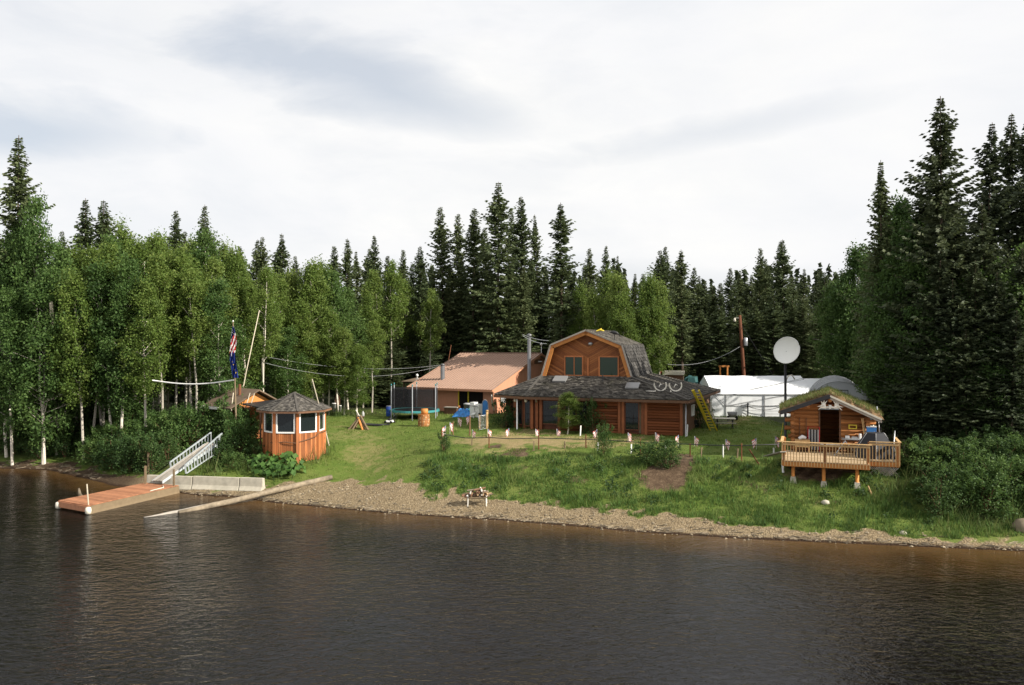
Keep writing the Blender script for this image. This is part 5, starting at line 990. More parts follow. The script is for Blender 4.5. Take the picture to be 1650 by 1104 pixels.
for p, h in ((BRd - d_ * .25 - Vector((.1, 0, 0)), 1.15), (BLd - d_ * .4 + Vector((.35, -.1, 0)), 1.25)): MB().box(-.05, .05, -.05, .05, 0, h).build('stake', MAT['tan_wood'], dk, False, lo(p, .3))
MB().tube([lo(BRd - d_ * 2.2, .5), lo(BRd - d_ * 1.2, .52), lo(BRd - d_ * .5 + Vector((-.6, .1, 0)), .5)], .03, 6).build('rope', MAT['cream'], dk, True)
tag(MB().tube([(0, 0, -.3), (-.05, 0, .35), (-.12, .02, .7)], [.09, .1, .05], 8).tube([(-.02, 0, .3), (.22, 0, .18)], [.08, .05], 7).build('snag', MAT['log'], None, True, W(130, 786, 45.8) * 1 - Vector((0, 0, W(130, 786, 45.8).z))), 'weathered snag sticking out of the water beside the dock', 'driftwood')
tag(MB().box(-.05, .05, -.05, .05, -.3, 1.3).build('stake', MAT['tan_wood'], None, False, G(239, 764)), 'tall wooden stake on the shore at the left end of the barriers', 'stake')
# gangway: a plank ramp rising between two slatted handrails
ga = Vector((-21.75, 48.7, .5)); gw = thing('gangway', 'grey boarded gangway with slatted handrails sloping up from the dock', 'gangway', ga); gl = lambda px, py, D: W(px, py, D) - ga
a0, a1 = gl(246, 774.5, 48.5), gl(333, 713, 52.6); c0_, c1_ = gl(261, 776, 48.3), gl(348, 716, 52.4); b = MB(); n = 4
for i in range(n):
    p, q_ = a0.lerp(c0_, (i + .5) / n), a1.lerp(c1_, (i + .5) / n); b.beam(p, q_, .165, .05)
b.build('deck', MAT['grey_wood'], gw)
for p, q_ in ((a0, a1), (c0_, c1_)): MB().beam(p - Vector((0, 0, .06)), q_ - Vector((0, 0, .06)), .05, .16).build('stringer', MAT['pale_grey'], gw)
for t0, t1, u0, u1 in ((gl(274, 745, 50.4), gl(340, 697, 53.6), gl(276, 756, 50.4), gl(340, 722, 53.6)), (gl(298, 750, 49.3), gl(358, 698, 53.0), gl(300, 763, 49.3), gl(358, 724, 53.0))):
    b = MB(); b.beam(t0, t1, .1, .06).beam(u0, u1, .06, .06); n = 13
    for i in range(n + 1): b.beam(u0.lerp(u1, i / n), t0.lerp(t1, i / n), .045, .05 if i % 4 else .09, (1, 0, 0))
    b.build('handrail', MAT['pale_grey'], gw)
for a, c, r0, r1, lb, m_ in [((534, 773), (288, 826), .17, .14, 'long pale drift log running from the beach down into the water', 'log'), ((425, 801), (232, 834), .14, .09, 'darker half sunken log lying along the longer drift log', 'grey_wood')]:
    A = G(*a) + Vector((0, 0, r0 * .8)); t_ = 9.0 * FPX / (c[1] - 552); B = W(c[0], c[1], t_) + Vector((0, 0, -.05)); n = 10; q = random.Random(a[0])
    tag(MB().tube([(B - A) * i / n + Vector((q.uniform(-.03, .03), q.uniform(-.03, .03), q.uniform(-.02, .02))) for i in range(n + 1)], [r0 + (r1 - r0) * i / n + q.uniform(-.01, .01) for i in range(n + 1)], 12).build('drift_log', MAT[m_], None, True, A), lb, 'log')
# ---------------------------------------------------------------- log cabin on the bank
co = Vector((18.06, 45.7, 2.4)); cb = thing('log_cabin', 'small log cabin with a grassy sod roof and an open dark doorway', 'cabin', co, T20)
wl_ = 1.98; r_ = .125; b = MB(); z = -.35 + r_; i = 0; bs = {-1: MB(), 1: MB()}
zd0, zd1 = .85, 2.9; dw = .5; q = random.Random(2)
while z < 3.05:
    hw = wl_ + (q.uniform(.22, .5) if i % 2 == 0 else .12)
    if z > zd0 - .05 and z < zd1 + .02: b.tube([(-hw, 0, z), (-dw - .06, 0, z)], r_ * 1.03, 10); b.tube([(dw + .06, 0, z), (hw, 0, z)], r_ * 1.03, 10)
    else: b.tube([(-hw, 0, z), (hw, 0, z)], r_ * 1.03, 10)
    if z < 2.4:
        for s in (-1, 1): bs[s].tube([(s * wl_, -.35 if i % 2 else -.1, z + r_ * .9), (s * wl_, 3.7, z + r_ * .9)], r_ * 1.02, 10)
        b.tube([(-wl_, 3.5, z), (wl_, 3.5, z)], r_, 8)
    z += 2 * r_ * .95; i += 1
b.build('log_wall', MAT['honey'], cb, True)
for sgn in (-1, 1): bs[sgn].build('side_wall', MAT['honey'], cb, True)
b = MB(); za, zl = 3.52, 2.55
for j in range(3):
    zz = 3.02 + j * .18; hw = (za - zz) / (za - zl) * 2.3; b.tube([(-hw, 0, zz), (hw, 0, zz)], .1, 8)
b.build('gable_log', MAT['cedar_log'], cb, True); MB().beam((-1.5, -.12, 3.02), (1.5, -.12, 3.02), .12, .14).build('tie_beam', MAT['honey'], cb)
b = MB(); b.box(-dw - .09, -dw, -.14, .1, zd0, zd1).box(dw, dw + .09, -.14, .1, zd0, zd1).box(-dw - .09, dw + .09, -.14, .1, zd1, zd1 + .1); b.build('door_frame', MAT['brown'], cb); MB().box(-dw - .05, dw + .05, -.22, .1, zd0 - .07, zd0).build('threshold', MAT['white'], cb)
MB().box(-1.9, 1.9, .12, 3.4, .1, .4).build('floor', MAT['dark'], cb)  # near-black colour stands in for the shade inside the doorway
# roof slabs with sod, roof edge boards
ap = 3.60; el_, er_ = (-2.62, 2.62), (2.62, 2.42); b = MB(); yf0, yb0 = -1.1, 3.9
for (ex, ez2) in (el_, er_):
    b.hexa([(0, yf0, ap - .1), (ex, yf0, ez2 - .1), (ex, yb0, ez2 - .1), (0, yb0, ap - .1), (0, yf0, ap), (ex, yf0, ez2), (ex, yb0, ez2), (0, yb0, ap)])
rfo = b.build('roof', MAT['brown'], cb)
b = MB(); b.beam((0, yf0 - .04, ap + .02), (el_[0], yf0 - .04, el_[1]), .07, .22).build('left_edge_board', MAT['dark_metal'], rfo); b = MB(); b.beam((0, yf0 - .04, ap + .02), (er_[0], yf0 - .04, er_[1] - .02), .07, .10, mi=0).build('right_edge_board', MAT['cream'], rfo); MB().beam((0, yf0 + .02, ap - .12), (er_[0], yf0 + .02, er_[1] - .16), .07, .1).build('inner_edge_board', MAT['grey_wood'], rfo)
b = MB(); nx_, ny_ = 26, 26; g = np.random.default_rng(4); hg = g.random((nx_ + 1, ny_ + 1)); sg = {}
for ix in range(nx_ + 1):
    for iy in range(ny_ + 1):
        x = -2.75 + 5.5 * ix / nx_; y = yf0 - .03 + (yb0 - yf0 + .06) * iy / ny_; zz = ap - (abs(x) / 2.62) * ((ap - el_[1]) if x < 0 else (ap - er_[1])); edge = min(1, min(2.75 - abs(x), (y - yf0 + .03) * 1.6, (yb0 - y + .03) * 1.6) / .18)
        sg[ix, iy] = (x + (hg[ix, iy] - .5) * .08, y + (hg[iy, ix] - .5) * .08, zz + .02 + edge * (.16 + .14 * hg[ix, iy]))
for ix in range(nx_):
    for iy in range(ny_): b.face([sg[ix, iy], sg[ix + 1, iy], sg[ix + 1, iy + 1], sg[ix, iy + 1]])
b.build('sod', MAT['sod_soil'], rfo, True)
n = 9000; g = np.random.default_rng(6); x = g.uniform(-2.7, 2.7, n); y = g.uniform(yf0, yb0, n); keep = fbm(x * 1.6 + 5, y * 1.2 + 2) > .28 + .3 * g.random(n); x, y = x[keep], y[keep]; n = len(x)
zz = ap - (np.abs(x) / 2.62) * np.where(x < 0, ap - el_[1], ap - er_[1]) + .2; h = g.uniform(.06, .28, n) * (.5 + 1.1 * fbm(x * 2 + 1, y * 2)); a = g.uniform(0, 6.28, n); B = np.stack([x, y, zz], 1); S = np.stack([np.cos(a), np.sin(a), 0 * a], 1) * .018; Tn = B + np.stack([np.sin(a * 3) * h * .5, np.cos(a * 3) * h * .5, h], 1)
link('sod_grass', np_mesh('sod_grass', np.stack([B - S, B + S, Tn], 1), MAT['sod'], np.clip(.5 + .25 * g.normal(size=n) + (fbm(x, y) - .5), 0, 1), None, 3), rfo)['kind'] = 'stuff'
for s in (-1, 1): MB().tube([(s * 1.15, yf0 + .05, 3.02), (s * 1.15, .2, 3.02)], .1, 8).build('purlin', MAT['honey'], cb, True)
MB().tube([(0, yf0 + .05, 3.38), (0, .2, 3.38)], .11, 8).build('ridge_log', MAT['honey'], cb, True)
def cl(x, y, z): return co + Vector((x * math.cos(T20) - y * math.sin(T20), x * math.sin(T20) + y * math.cos(T20), z))
t = thing('moose_antlers', 'white moose antlers fixed over the cabin door', 'antlers', cl(0, -.95, 3.0), T20)
for s in (-1, 1):
    an = MB(); an.tube([(s * .05, 0, .0), (s * .22, -.04, -.02), (s * .34, -.06, .08)], [.05, .06, .05], 7); an.hexa([(s * .2, -.08, -.08), (s * .5, -.08, -.06), (s * .5, -.02, -.06), (s * .2, -.02, -.08), (s * .24, -.1, .2), (s * .42, -.1, .28), (s * .42, -.04, .28), (s * .24, -.04, .2)])
    for j, (x, z) in enumerate(((.62, -.16), (.66, .02), (.5, .42), (.3, .44), (.16, .36))): an.tube([(s * .36, -.06, .08), (s * (.36 + (x - .36) * .6), -.09, .08 + (z - .08) * .6), (s * x, -.14, z)], [.05, .035, .01], 6)
    an.build('antler', MAT['bone'], t, True)
MB().tube([(0, 0, -.1), (0, -.03, .12)], [.06, .09], 8).build('skull', MAT['bone'], t, True)
# deck
dz = .4; de = thing('cabin_deck', 'new lumber deck on posts in front of the log cabin', 'deck', co, T20)
b = MB(); nb = 32; y0d, y1d = -4.58, -.16
for j in range(nb):
    ya, yb_ = y0d + (y1d - y0d) * j / nb + .006, y0d + (y1d - y0d) * (j + 1) / nb - .006; b.box(-2.4, 1.75 if ya < -3.1 else 3.25, ya, yb_, dz - .04, dz)
b.build('board', MAT['deck_board'], de)
b = MB(); b.box(-2.4, 1.75, y0d - .04, y0d, dz - .28, dz - .05).box(-2.44, -2.4, y0d, y1d, dz - .28, dz - .05).box(1.75, 3.25, -3.14, -3.1, dz - .28, dz - .05).box(3.25, 3.29, -3.1, y1d, dz - .28, dz - .05).box(1.75, 1.79, y0d, -3.14, dz - .28, dz - .05)
for j in range(6): b.box(-2.2 + j * .75, -2.16 + j * .75, y0d + .02, y1d, dz - .26, dz - .06)
b.build('joist', MAT['orange'], de)
for x in (-1.9, -.4, 1.2):
    g0 = cl(x, -4.3, 0); zg0 = Z(g0.x, g0.y) - co.z; MB().tube([(x, -4.3, zg0 + .22), (x, -4.3, dz - .28)], .09, 10).build('post', MAT['orange'], de, True); b = MB(); b.hexa([(x - .19, -4.49, zg0 - .15), (x + .19, -4.49, zg0 - .15), (x + .19, -4.11, zg0 - .15), (x - .19, -4.11, zg0 - .15), (x - .12, -4.42, zg0 + .24), (x + .12, -4.42, zg0 + .24), (x + .12, -4.18, zg0 + .24), (x - .12, -4.18, zg0 + .24)]).build('pier_block', MAT['concrete'], de)
    g1 = cl(x, -1.5, 0); MB().tube([(x, -1.5, Z(g1.x, g1.y) - co.z - .1), (x, -1.5, dz - .28)], .09, 8).build('post', MAT['orange'], de, True)
bal = None
def railing(a, c, over=0.0):
    global bal
    a = Vector(a); c = Vector(c); d = c - a; L_ = d.length; dd = d.normalized(); up = Vector((0, 0, 1)); b = MB()
    b.beam(a - dd * over + up * 1.0, c + dd * (over * .4) + up * 1.0, .15, .045).beam(a + up * .88, c + up * .88, .05, .1)
    ro = b.build('railing', MAT['fresh'], de); n = int(L_ / .145)
    for j in range(n + 1):
        p = a + dd * (L_ * j / n)
        if bal is None: bal = MB().box(-.02, .02, -.02, .02, -.24, .92).build('baluster', MAT['fresh'], ro, False, p)
        else: o = bal.copy(); col.objects.link(o); o.parent = ro; o.location = p
    return ro
railing((-2.46, y0d - .06, dz), (1.77, y0d - .06, dz), .22); railing((1.85, -3.16, dz), (3.27, -3.16, dz)); railing((-2.46, y0d + .1, dz), (-2.46, -2.2, dz)); railing((3.31, -3.05, dz), (3.31, -.6, dz))
for x, y in [(-2.36, y0d + .06), (1.66, y0d + .06), (3.2, -3.02), (1.83, -3.05), (-.35, y0d + .06), (-2.36, -2.2)]: MB().box(x - .05, x + .05, y - .05, y + .05, dz - .2, dz + .97).build('rail_post', MAT['honey'], de)
b = MB(); zl0, zl1 = dz - .75, dz - .3
for j in range(16):
    x = 1.8 + j * .1
    for s in (-1, 1):
        xa, xb = x, x + s * (zl1 - zl0)
        if xb < 1.78 or xb > 3.26:
            continue
        b.beam((xa, -3.1 - .012 * s, zl0), (xb, -3.1 - .012 * s, zl1), .012, .035, (1, 0, 0))
b.build('lattice', MAT['grey_wood'], de)
# things on the deck
dl = lambda x, y, z=0: cl(x, y, dz + z)
t = thing('wooden_box', 'wooden crate with pale cloths on top at the left end of the cabin deck', 'box', dl(-1.45, -.75), T20); MB().box(-.4, .4, -.25, .25, .3, .72).box(-.38, -.3, -.2, .2, 0, .3).box(.3, .38, -.2, .2, 0, .3).build('crate', MAT['fresh'], t); MB().tube([(-.2, 0, .76), (.0, .02, .86), (.2, 0, .8)], [.08, .12, .07], 8).build('cloth', MAT['flag_white'], t, True)
t = thing('striped_folding_chair', 'folded grey and blue striped chair leaning left of the cabin door', 'chair', dl(-.85, -.28), T20); b = MB()
for j in range(7): b.box(-.28 + j * .08, -.205 + j * .08, -.05, -.01, .1, 1.25, mi=j % 2)
b.build('slats', [MAT['grey_plastic'], MAT['canvas']], t); MB().tube([(-.3, -.03, 0), (-.3, -.03, 1.4), (.3, -.03, 1.4), (.3, -.03, 0)], .025, 6).build('chair_frame', MAT['red'], t, True)
for x, lb in ((-1.25, 'long handled shovel hanging on the cabin wall left of the striped chair'), (-1.6, 'long handled rake hanging at the left end of the cabin wall')): 
    t = thing('garden_tool', lb, 'tool', dl(x, -.17), T20); MB().tube([(0, 0, .5), (0, 0, 1.9)], .02).build('handle', MAT['brown'], t); MB().box(-.1, .1, -.02, .02, .25, .55).build('blade', MAT['rust'], t)
t = thing('work_table', 'small work table crowded with pale things right of the cabin door', 'table', dl(1.15, -.75), T20); MB().box(-.55, .55, -.3, .3, .82, .87).build('table_top', MAT['grey_plastic'], t)
for x in (-.48, .48):
    for y in (-.22, .22): MB().box(x - .03, x + .03, y - .03, y + .03, 0, .82).build('leg', MAT['brown'], t)
for j, (x, w_, h, mt, nm, lb) in enumerate([(-.25, .22, .14, 'white', 'white_box', 'white carton lying on the work table'), (.12, .3, .1, 'metal', 'metal_tray', 'metal tray on the middle of the work table'), (.4, .1, .25, 'white', 'paint_can', 'white can at the right end of the work table')]):
    o = MB(); (o.box(-w_ / 2, w_ / 2, -.12, .12, 0, h) if j < 2 else o.lathe([(w_ * .7, 0), (w_ * .7, h), (w_ * .6, h + .02)], 10)); tag(o.build(nm, MAT[mt], None, False, dl(1.15 + x, -.72, .875)), lb, 'tray' if j == 1 else ('box' if j == 0 else 'can')).rotation_euler = (0, 0, T20)
b = MB(); b.box(-.22, .22, -.02, .0, 0, .05).box(-.22, .22, -.02, .0, .19, .24).box(-.22, -.16, -.02, .0, .05, .19).box(.16, .22, -.02, .0, .05, .19); o = tag(b.build('picture_frame', MAT['yellow'], None, False, dl(1.2, -.2, 1.35)), 'small yellow frame hanging on the cabin wall above the work table', 'frame'); o.rotation_euler = (0, 0, T20)
t = thing('sawhorse', 'pale metal sawhorse standing right of the doorway on the deck', 'sawhorse', dl(.75, -1.6), T20); MB().tube([(-.55, 0, 0), (0, 0, .8), (.6, 0, .1)], .03, 6).build('frame_leg', MAT['metal'], t, True); MB().tube([(-.5, .35, 0), (0, .3, .8), (.55, .35, .05)], .03, 6).build('frame_leg', MAT['metal'], t, True); MB().tube([(0, 0, .8), (0, .3, .8)], .03, 6).build('top_bar', MAT['metal'], t)
for a, c, mt, lb in [((1.95, -.5, .9), (1.7, -.2, 2.35), 'fresh', 'new wooden board leaning on the right end of the cabin wall'), ((2.6, -.6, 1.0), (2.25, -.2, 2.0), 'cream', 'pale pole leaning behind the screen tent')]:
    A = dl(a[0], a[1], 0); C_ = dl(c[0], c[1], c[2] - dz); tag(MB().beam((0, 0, 0), C_ - A, .12 if mt == 'fresh' else .06, .05).build('leaning_board', MAT[mt], None, False, A), lb, 'board')
t = thing('screen_tent', 'dark faceted screen tent standing on the right part of the deck', 'tent', dl(2.25, -1.55), T20); n6 = [R(30 + 60 * j) for j in range(6)]; lo6 = [(1.12 * math.cos(a), 1.0 * math.sin(a), 0) for a in n6]; mi6 = [(1.05 * math.cos(a), .95 * math.sin(a), .55) for a in n6]; hi6 = [(.5 * math.cos(a), .45 * math.sin(a), 1.32) for a in n6]; b = MB(); sm = MB()
for j in range(6):
    j2 = (j + 1) % 6; b.face([lo6[j], lo6[j2], mi6[j2], mi6[j]]).face([mi6[j], mi6[j2], hi6[j2], hi6[j]]); sm.tube([lo6[j], mi6[j], hi6[j]], .025, 5)
b.face(hi6); b.build('fabric', MAT['canvas'], t); sm.build('seam', MAT['grey_plastic'], t)
t = thing('cooler', 'blue and white box on the shelf behind the screen tent', 'box', dl(2.15, -.35), T20); MB().box(-.25, .25, -.16, .16, 1.25, 1.5).box(-.2, -.14, -.1, .1, 0, 1.25).box(.14, .2, -.1, .1, 0, 1.25).build('box_body', MAT['sky_blue'], t); MB().box(-.26, .26, -.17, .17, 1.505, 1.56).build('lid', MAT['white'], t)
stem_pole('steel_pole', G(1440, 768), W(1442, 694, G(1440, 768).y), .045, 'metal', 'pale steel pole standing at the right corner of the deck', 'pole')
stem_pole('steel_pole', cl(2.95, 1.0, -.3), W(1413, 655, cl(2.95, 1.0, 0).y), .05, 'metal', 'pale pole standing behind the right eave of the cabin', 'pole')
stem_pole('bamboo_cane', G(1256, 712), W(1262, 681, G(1256, 712).y), .02, 'yellow', 'thin yellow cane leaning in the lawn left of the cabin', 'cane')
stem_pole('scrap_board', G(1405, 798), W(1399, 783, G(1405, 798).y), .05, 'fresh', 'short scrap of new board lying on the bank below the deck', 'board')
o = tag(MB().beam((0, 0, 0), W(1262, 728, 41.9) - W(1235, 735, 44), .35, .05).build('plank', MAT['grey_wood'], None, False, W(1235, 735, 44)), 'grey plank leading from the lawn onto the left end of the deck', 'plank')
stem_pole('white_post', G(1262, 762), W(1262, 733, G(1262, 762).y), .06, 'white', 'short white post under the left corner of the deck', 'post')
for px, py, s in [(1330, 811, .2), (1455, 860, .16)]:
    p = G(px, py); q = random.Random(px); b = MB().lathe([(s * .6, -.1), (s, .0), (s * .8, s * .5), (s * .3, s * .75)], 9); b.v = [(x * q.uniform(.8, 1.2), y * q.uniform(.8, 1.2), z) for x, y, z in b.v]; tag(b.build('rock', MAT['concrete'], None, True, p), {1330: 'pale rock on the bank below the middle deck post', 1455: 'flat pale rock near the water beyond the deck'}[px], 'rock')
p = G(1652, 852); q = random.Random(3); b = MB().lathe([(.4, -.3), (.5, -.05), (.45, .2), (.28, .38), (.08, .44)], 12); b.v = [(x * 1.2 + q.uniform(-.06, .06), y + q.uniform(-.06, .06), z) for x, y, z in b.v]; tag(b.build('boulder', MAT['stone'], None, True, p), 'pale boulder in the grass at the right edge of the view', 'boulder')
# ---------------------------------------------------------------- greenhouses
T3 = R(-2); gh = thing('greenhouse', 'long low white sheeted greenhouse behind the log house', 'greenhouse', (17.2, 69.2, 2.55), T3)
def tunnel(x0, x1, ze_, zr_, dep):
    b = MB(); nx2 = int((x1 - x0) / .9) + 1; pr = [(0, -.3), (0, ze_), (dep * .22, ze_ + (zr_ - ze_) * .52), (dep * .5, zr_), (dep * .78, ze_ + (zr_ - ze_) * .52), (dep, ze_), (dep, -.3)]; g2 = random.Random(3)
    off = [[g2.uniform(-.03, .03) for _ in pr] for _ in range(nx2 + 1)]
    for i in range(nx2):
        for j in range(len(pr) - 1):
            P = lambda a, c: (x0 + (x1 - x0) * a / nx2, pr[c][0] + off[a][c], pr[c][1] + off[a][c]); b.face([P(i, j), P(i + 1, j), P(i + 1, j + 1), P(i, j + 1)])
    for x in (x0, x1): b.face([(x, y, z) for y, z in pr])
    return b
tunnel(0, 8.6, 2.05, 3.45, 6.5).build('long_section', MAT['poly'], gh); tunnel(8.65, 17.5, 1.95, 3.2, 6.5).build('low_section', MAT['poly'], gh)
b = MB()
for x in (1.2, 4.5, 7.6, 10.5, 13.5): b.beam((x, -.03, -.2), (x, -.03, 2.0), .06, .05)
b.beam((.2, -.04, 1.98), (8.5, -.04, 1.98), .05, .05).beam((1.0, -.04, 1.02), (17, -.04, 1.02), .03, .03)
b.build('side_frame', MAT['grey_plastic'], gh)
MB().tube([(-1.4, -1.0, -.2), (0.2, -.05, 2.0), (1.2, -.06, 1.0)], .02, 5).tube([(1.2, -.05, 1.0), (6.5, -.05, 1.98)], .015, 5).tube([(3.2, .4, 2.3), (8.6, 2.4, 3.3)], .015, 5).tube([(2.2, .3, 2.2), (8.5, 2.0, 3.2)], .015, 5).build('tie_rope', MAT['dark_metal'], gh)
fe = thing('pasture_fence', 'dark post and wire fence in front of the white greenhouse', 'fence', (0, 0, 0)); pts = []
for px, pb, pt in [(1150, 669, 652), (1205, 671, 650), (1257, 672, 650)]:
    p = G(px, pb); pts.append(p); MB().tube([p, p + Vector((0, 0, 1.15))], .06, 7).build('post', MAT['dark_metal'], fe)
b = MB()
for h, sag in ((1.0, .1), (.85, .28), (.5, .02), (.25, .02)):
    for a, c in zip(pts[:-1], pts[1:]): b.tube([a.lerp(c, i / 8) + Vector((0, 0, h - sag * math.sin(math.pi * i / 8))) for i in range(9)], .022 if sag > .05 else .012, 5, False)
b.build('wire', MAT['dark_metal'], fe)
hb = thing('hoop_house', 'tall hoop greenhouse of cloudy film rising behind the log cabin', 'greenhouse', (23.2, 57, 2.5), R(-20)); RB, HH = 2.15, 3.75; arc = [(RB * math.cos(math.pi * i / 18), 1.5 + (HH - 1.5) * math.sin(math.pi * i / 18)) for i in range(19)]; arc = [(RB, -.2)] + arc + [(-RB, -.2)]; b = MB(); yy = [0, 1.2, 2.4, 3.6, 4.8, 6, 7.2, 8.4, 9.6]
for a, c in zip(yy[:-1], yy[1:]):
    for i in range(len(arc) - 1): b.face([(arc[i][0], a, arc[i][1]), (arc[i][0], c, arc[i][1]), (arc[i + 1][0], c, arc[i + 1][1]), (arc[i + 1][0], a, arc[i + 1][1])])
b.build('roof_film', MAT['film'], hb, True)
for ye in (.02, 9.58): MB().face([(x, ye, z) for x, z in arc]).build('end_film', MAT['film'], hb)
for y in yy[::2]: MB().tube([(x * 1.005, y, z * 1.003) for x, z in arc], .035, 6, False).build('hoop', MAT['metal'], hb, True)
MB().box(-.6, .6, -.06, -.02, 2.55, 2.6).box(-.6, .6, -.06, -.02, 3.1, 3.15).box(-.6, -.55, -.06, -.02, 0, 3.15).box(.55, .6, -.06, -.02, 0, 3.15).build('door_frame', MAT['dark_metal'], hb)
# satellite dish
dD = 54.0; dc = W(1272, 565, dD); t = thing('satellite_dish', 'large pale satellite dish on a dark pole behind the cabin', 'satellite dish', (dc.x - .1, dD + .5, Z(dc.x, dD + .5))); zc = dc.z - t.location.z
MB().tube([(0, 0, -.2), (0, 0, zc - .25)], .09, 10).build('pole', MAT['dark_metal'], t, True); nrm = Vector((-.66, -.73, .2)).normalized(); q_ = nrm.to_track_quat('Z', 'Y'); b = MB(); rg = 6; ns = 36; Rd = .9; pt = lambda i, j: q_ @ Vector((Rd * i / rg * math.cos(6.2832 * j / ns), Rd * i / rg * math.sin(6.2832 * j / ns), .24 * (i / rg) ** 2 - .1)) + Vector((.02, -.35, zc))
for i in range(rg):
    for j in range(ns):
        if i == 0: b.face([pt(0, 0), pt(1, j), pt(1, j + 1)], r=.5)
        else: b.face([pt(i, j), pt(i + 1, j), pt(i + 1, j + 1), pt(i, j + 1)], r=.5)
b.build('reflector', MAT['dish'], t, True); MB().tube([pt(rg, j) for j in range(ns + 1)], .025, 6, False).build('rim', MAT['dish'], t, True); MB().tube([(0, 0, zc - .5), (0, -.12, zc - .3), (.02, -.16, zc - .05)], .07, 8).build('mount', MAT['dark_metal'], t, True)
MB().tube([(.05, 0, zc - 2.05), (.18, -.05, zc - 1.72), (.42, -.05, zc - 1.66), (.62, -.05, zc - 1.95)], .045, 7).build('cable_loop', MAT['cream'], t, True)
# utility pole and wires
uD = 79; ub, ut = W(1198, 606, uD), W(1192, 508, uD); t = thing('utility_pole', 'reddish wooden utility pole with a transformer behind the greenhouse', 'utility pole', (ub.x + .25, uD, Z(ub.x, uD))); d = ut - t.location; MB().tube([(0, 0, -.2), d * .5, d], [.19, .17, .14], 9).build('pole', MAT['rust'], t, True)
MB().lathe([(.16, 0), (.2, .05), (.2, .75), (.12, .82)], 10, d * .72 + Vector((.38, -.1, -.5))).build('transformer', MAT['metal'], t, True); MB().tube([d * .97, d * .97 + Vector((-.55, -.1, .0))], .04).lathe([(.05, 0), (.13, .06), (.1, .3), (.04, .36)], 8, d * .97 + Vector((-.55, -.1, -.38))).build('insulator', MAT['cream'], t, True)
def wire(a, c, sag, r, label, mat='metal', n=16):
    tag(MB().tube([(c - a) * i / n - Vector((0, 0, 4 * sag * (i / n) * (1 - i / n))) for i in range(n + 1)], r, 5).build('utility_cable', MAT[mat], None, False, a), label, 'cable')
wire(W(1193, 558, uD), W(1076, 587, 70), .65, .016, 'sagging cable from the utility pole to the house')
wire(W(1194, 522, uD), W(1250, 612, 76), .0, .018, 'straight guy wire running down right from the utility pole', 'dark_metal')
wire(W(712, 588, 76), W(430, 575, 66), .65, .012, 'upper of two cables running left from the workshop roof'); wire(W(712, 589, 76), W(428, 585, 64), 1.05, .012, 'lower of two cables running left from the workshop roof')
wire(W(842, 539, 61.5), W(884, 549, 61), .1, .02, 'upper cable between the metal chimney and the house gable'); wire(W(842, 541, 61.5), W(881, 554, 61), .15, .02, 'lower cable between the metal chimney and the house gable')
# structures half seen behind the roofs
t = thing('storage_shed', 'low brown shed with a pale flat roof behind the house', 'shed', W(1084, 640, 77) * 1, R(-15)); t.location.z = 2.6; MB().box(-.8, .85, 0, 2.2, -.2, 3.3).build('wall', MAT['brown'], t); MB().box(-.95, 1.0, -.15, 2.3, 3.3, 3.62).build('roof', MAT['cream'], t); MB().tube([(-1.3, .2, 3.2), (-1.0, .2, 3.9)], [.12, .05]).build('vent', MAT['red'], t)
t = thing('timber_frame', 'small orange timber frame standing behind the greenhouse roof', 'frame', (W(1166, 640, 80).x, 80, 2.6)); b = MB()
for x in (-.35, .38): b.box(x - .07, x + .07, -.07, .07, -.2, 3.95)
b.box(-.5, .55, -.08, .08, 3.95, 4.12).box(-.9, .6, -.1, .1, 2.95, 3.12); b.build('timber', MAT['orange'], t)
t = thing('spare_tarp', 'teal and blue tarpaulin heap beside the shed behind the house', 'tarpaulin', (W(1113, 640, 74).x, 74, 2.6), .3); b = MB().lathe([(.9, -.2), (1.0, .8), (.85, 2.4), (.5, 3.2), (.1, 3.35)], 9); q = random.Random(5); b.v = [(x + q.uniform(-.15, .15), y + q.uniform(-.15, .15), z + q.uniform(-.1, .1)) for x, y, z in b.v]; b.build('cover', MAT['teal_dark'] if 'teal_dark' in MAT else MAT['shrub'], t)
# ---------------------------------------------------------------- garden fence, stakes and little flags
gf = thing('garden_fence', 'wire fence on rusty posts along the top of the bank', 'fence', (0, 0, 0)); fpts = []
for px, pb, pt_ in [(712, 719, 692), (788, 722, 699), (868, 724, 692), (944, 722, 700), (1032, 732, 707), (1112, 736, 715), (1195, 744, 717)]:
    p = G(px, pb); h = (pb - pt_) * p.y / FPX; fpts.append((p, h)); MB().tube([p - Vector((0, 0, .2)), p + Vector((0, 0, h))], .035, 6).build('post', MAT['rust'], gf)
p0 = G(730, 701); MB().tube([p0, p0 + Vector((0, 0, .95))], .04, 6).build('post', MAT['brown'], gf); p1 = G(757, 702); MB().tube([p1, p1 + Vector((0, 0, 1.4))], .05, 6).build('post', MAT['brown'], gf)
tops = [(715, 700), (751, 706), (788, 705), (821, 707), (868, 706), (944, 708), (990, 710), (1032, 713), (1112, 716), (1164, 718), (1195, 718), (1254, 716)]; cur = []
for px, py in tops: D_ = float(np.interp(px, [712, 788, 868, 944, 1032, 1112, 1195, 1254], [q[0].y for q in fpts] + [G(1250, 742).y])); cur.append(W(px, py, D_))
MB().tube(cur, .028, 6).build('top_wire', MAT['dark_metal'], gf, True); b = MB()
for a, c in zip(cur[:-1], cur[1:]): b.face([Vector((a.x, a.y, Z(a.x, a.y))), Vector((c.x, c.y, Z(c.x, c.y))), c, a])
b.build('netting', MAT['wire_net'], gf)
stl = 'white wooden stake on the bank edge'
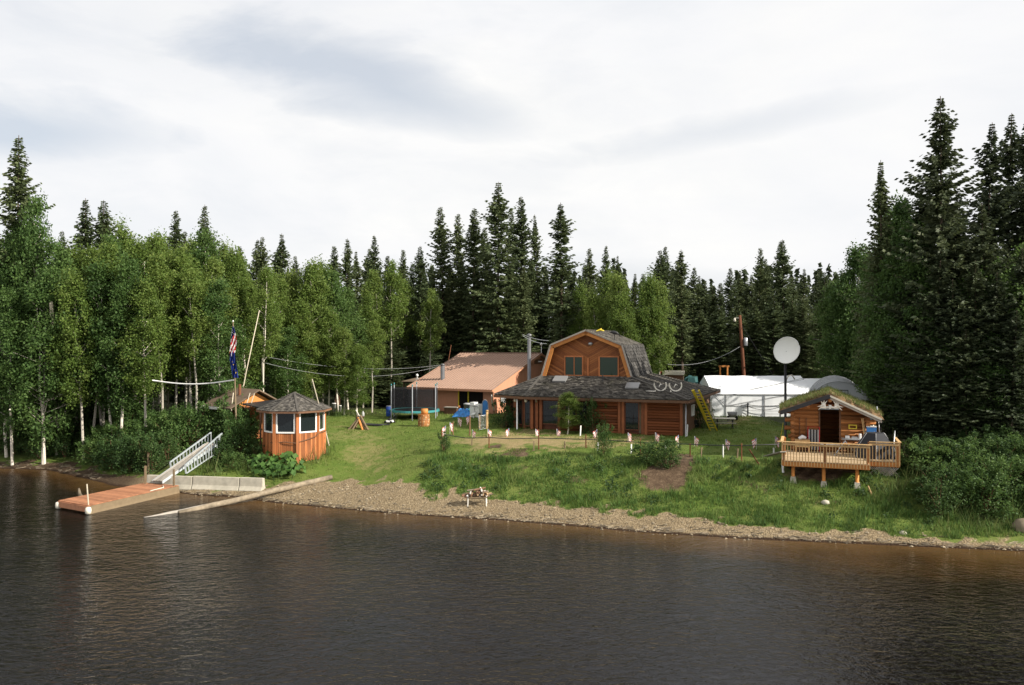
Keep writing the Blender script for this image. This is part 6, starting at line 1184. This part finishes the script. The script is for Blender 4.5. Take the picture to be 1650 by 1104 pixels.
for px, pt_, pb in [(760, 707, 718), (860, 711, 726), (910, 711, 723), (963, 713, 726), (1017, 716, 731), (1073, 718, 728), (1130, 721, 737), (1165, 717, 737), (1188, 723, 738), (1247, 722, 734), (826, 670, 685), (865, 680, 690), (935, 686, 703), (1021, 685, 695), (1070, 687, 696), (1107, 684, 703)]:
    p = G(px, pb); h = (pb - pt_) * p.y / FPX; q = random.Random(px); up_h = pb < 704; t = tag(MB().box(-.035, .035, -.03, .03, -.1, h).build('garden_stake', MAT['white' if px % 2 else 'tan_wood'], None, False, p), 'white stake in the planting strip along the house wall' if up_h else 'white wooden stake standing behind the wire fence on the bank edge', 'stake', 'stakes along the house wall' if up_h else 'stakes behind the wire fence'); t.rotation_euler = (q.uniform(-.06, .06), q.uniform(-.08, .08), q.uniform(0, 1))
A = G(1223, 749); tag(MB().tube([(0, 0, 0), W(1207, 724, A.y - .2) - A], .035, 6).build('leaning_stake', MAT['rust'], None, False, A), 'rusty stake with a white tip leaning left of the deck', 'stake')
fl = [(718, 691, 708), (725, 685, 700), (738, 677, 688), (757, 674, 688), (761, 697, 706), (786, 696, 704), (820, 695, 703), (863, 696, 703), (897, 696, 703), (962, 697, 706), (1012, 702, 712), (1056, 702, 713), (1093, 706, 719), (1119, 708, 720), (1169, 713, 725), (1219, 711, 724), (1249, 708, 722)]
fmat = [MAT['pale_red'], MAT['flag_white'], MAT['pale_navy']]  # red and navy lightened in colour to stand in for sun on the flags
proto = None
for i, (px, pc, pb) in enumerate(fl):
    p = G(px, pb); h = (pb - pc) * p.y / FPX + .2
    if proto is None:
        proto = thing('stick_flag', '', 'flag', p); MB().tube([(0, 0, -.1), (0, 0, 1)], .012, 5).build('stick', MAT['bone'], proto); b = MB()
        for r__ in range(7):
            for c in range(6):
                P = lambda a, e: (.048 * a * (1 - .04 * e), .04 * math.sin(a * 1.3 + e * .5), 1 - .045 * e - .028 * a * (1 + .25 * e))
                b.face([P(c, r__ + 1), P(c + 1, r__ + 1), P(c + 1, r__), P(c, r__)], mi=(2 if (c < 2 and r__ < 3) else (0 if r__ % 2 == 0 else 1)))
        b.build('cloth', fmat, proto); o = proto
    else: o = copy_tree(proto); o.location = p
    o.scale = (1, 1, 1); o.rotation_euler = (0, 0, rnd.uniform(-.9, .9) + (0 if i % 3 else 2.9)); o.location.z = p.z + h - 1
    o['label'] = 'tiny striped flag on a stick in the row along the bank top'; o['group'] = 'tiny flags along the bank top'
    o.children[0].scale = (1, 1, 1)
b_old = 0
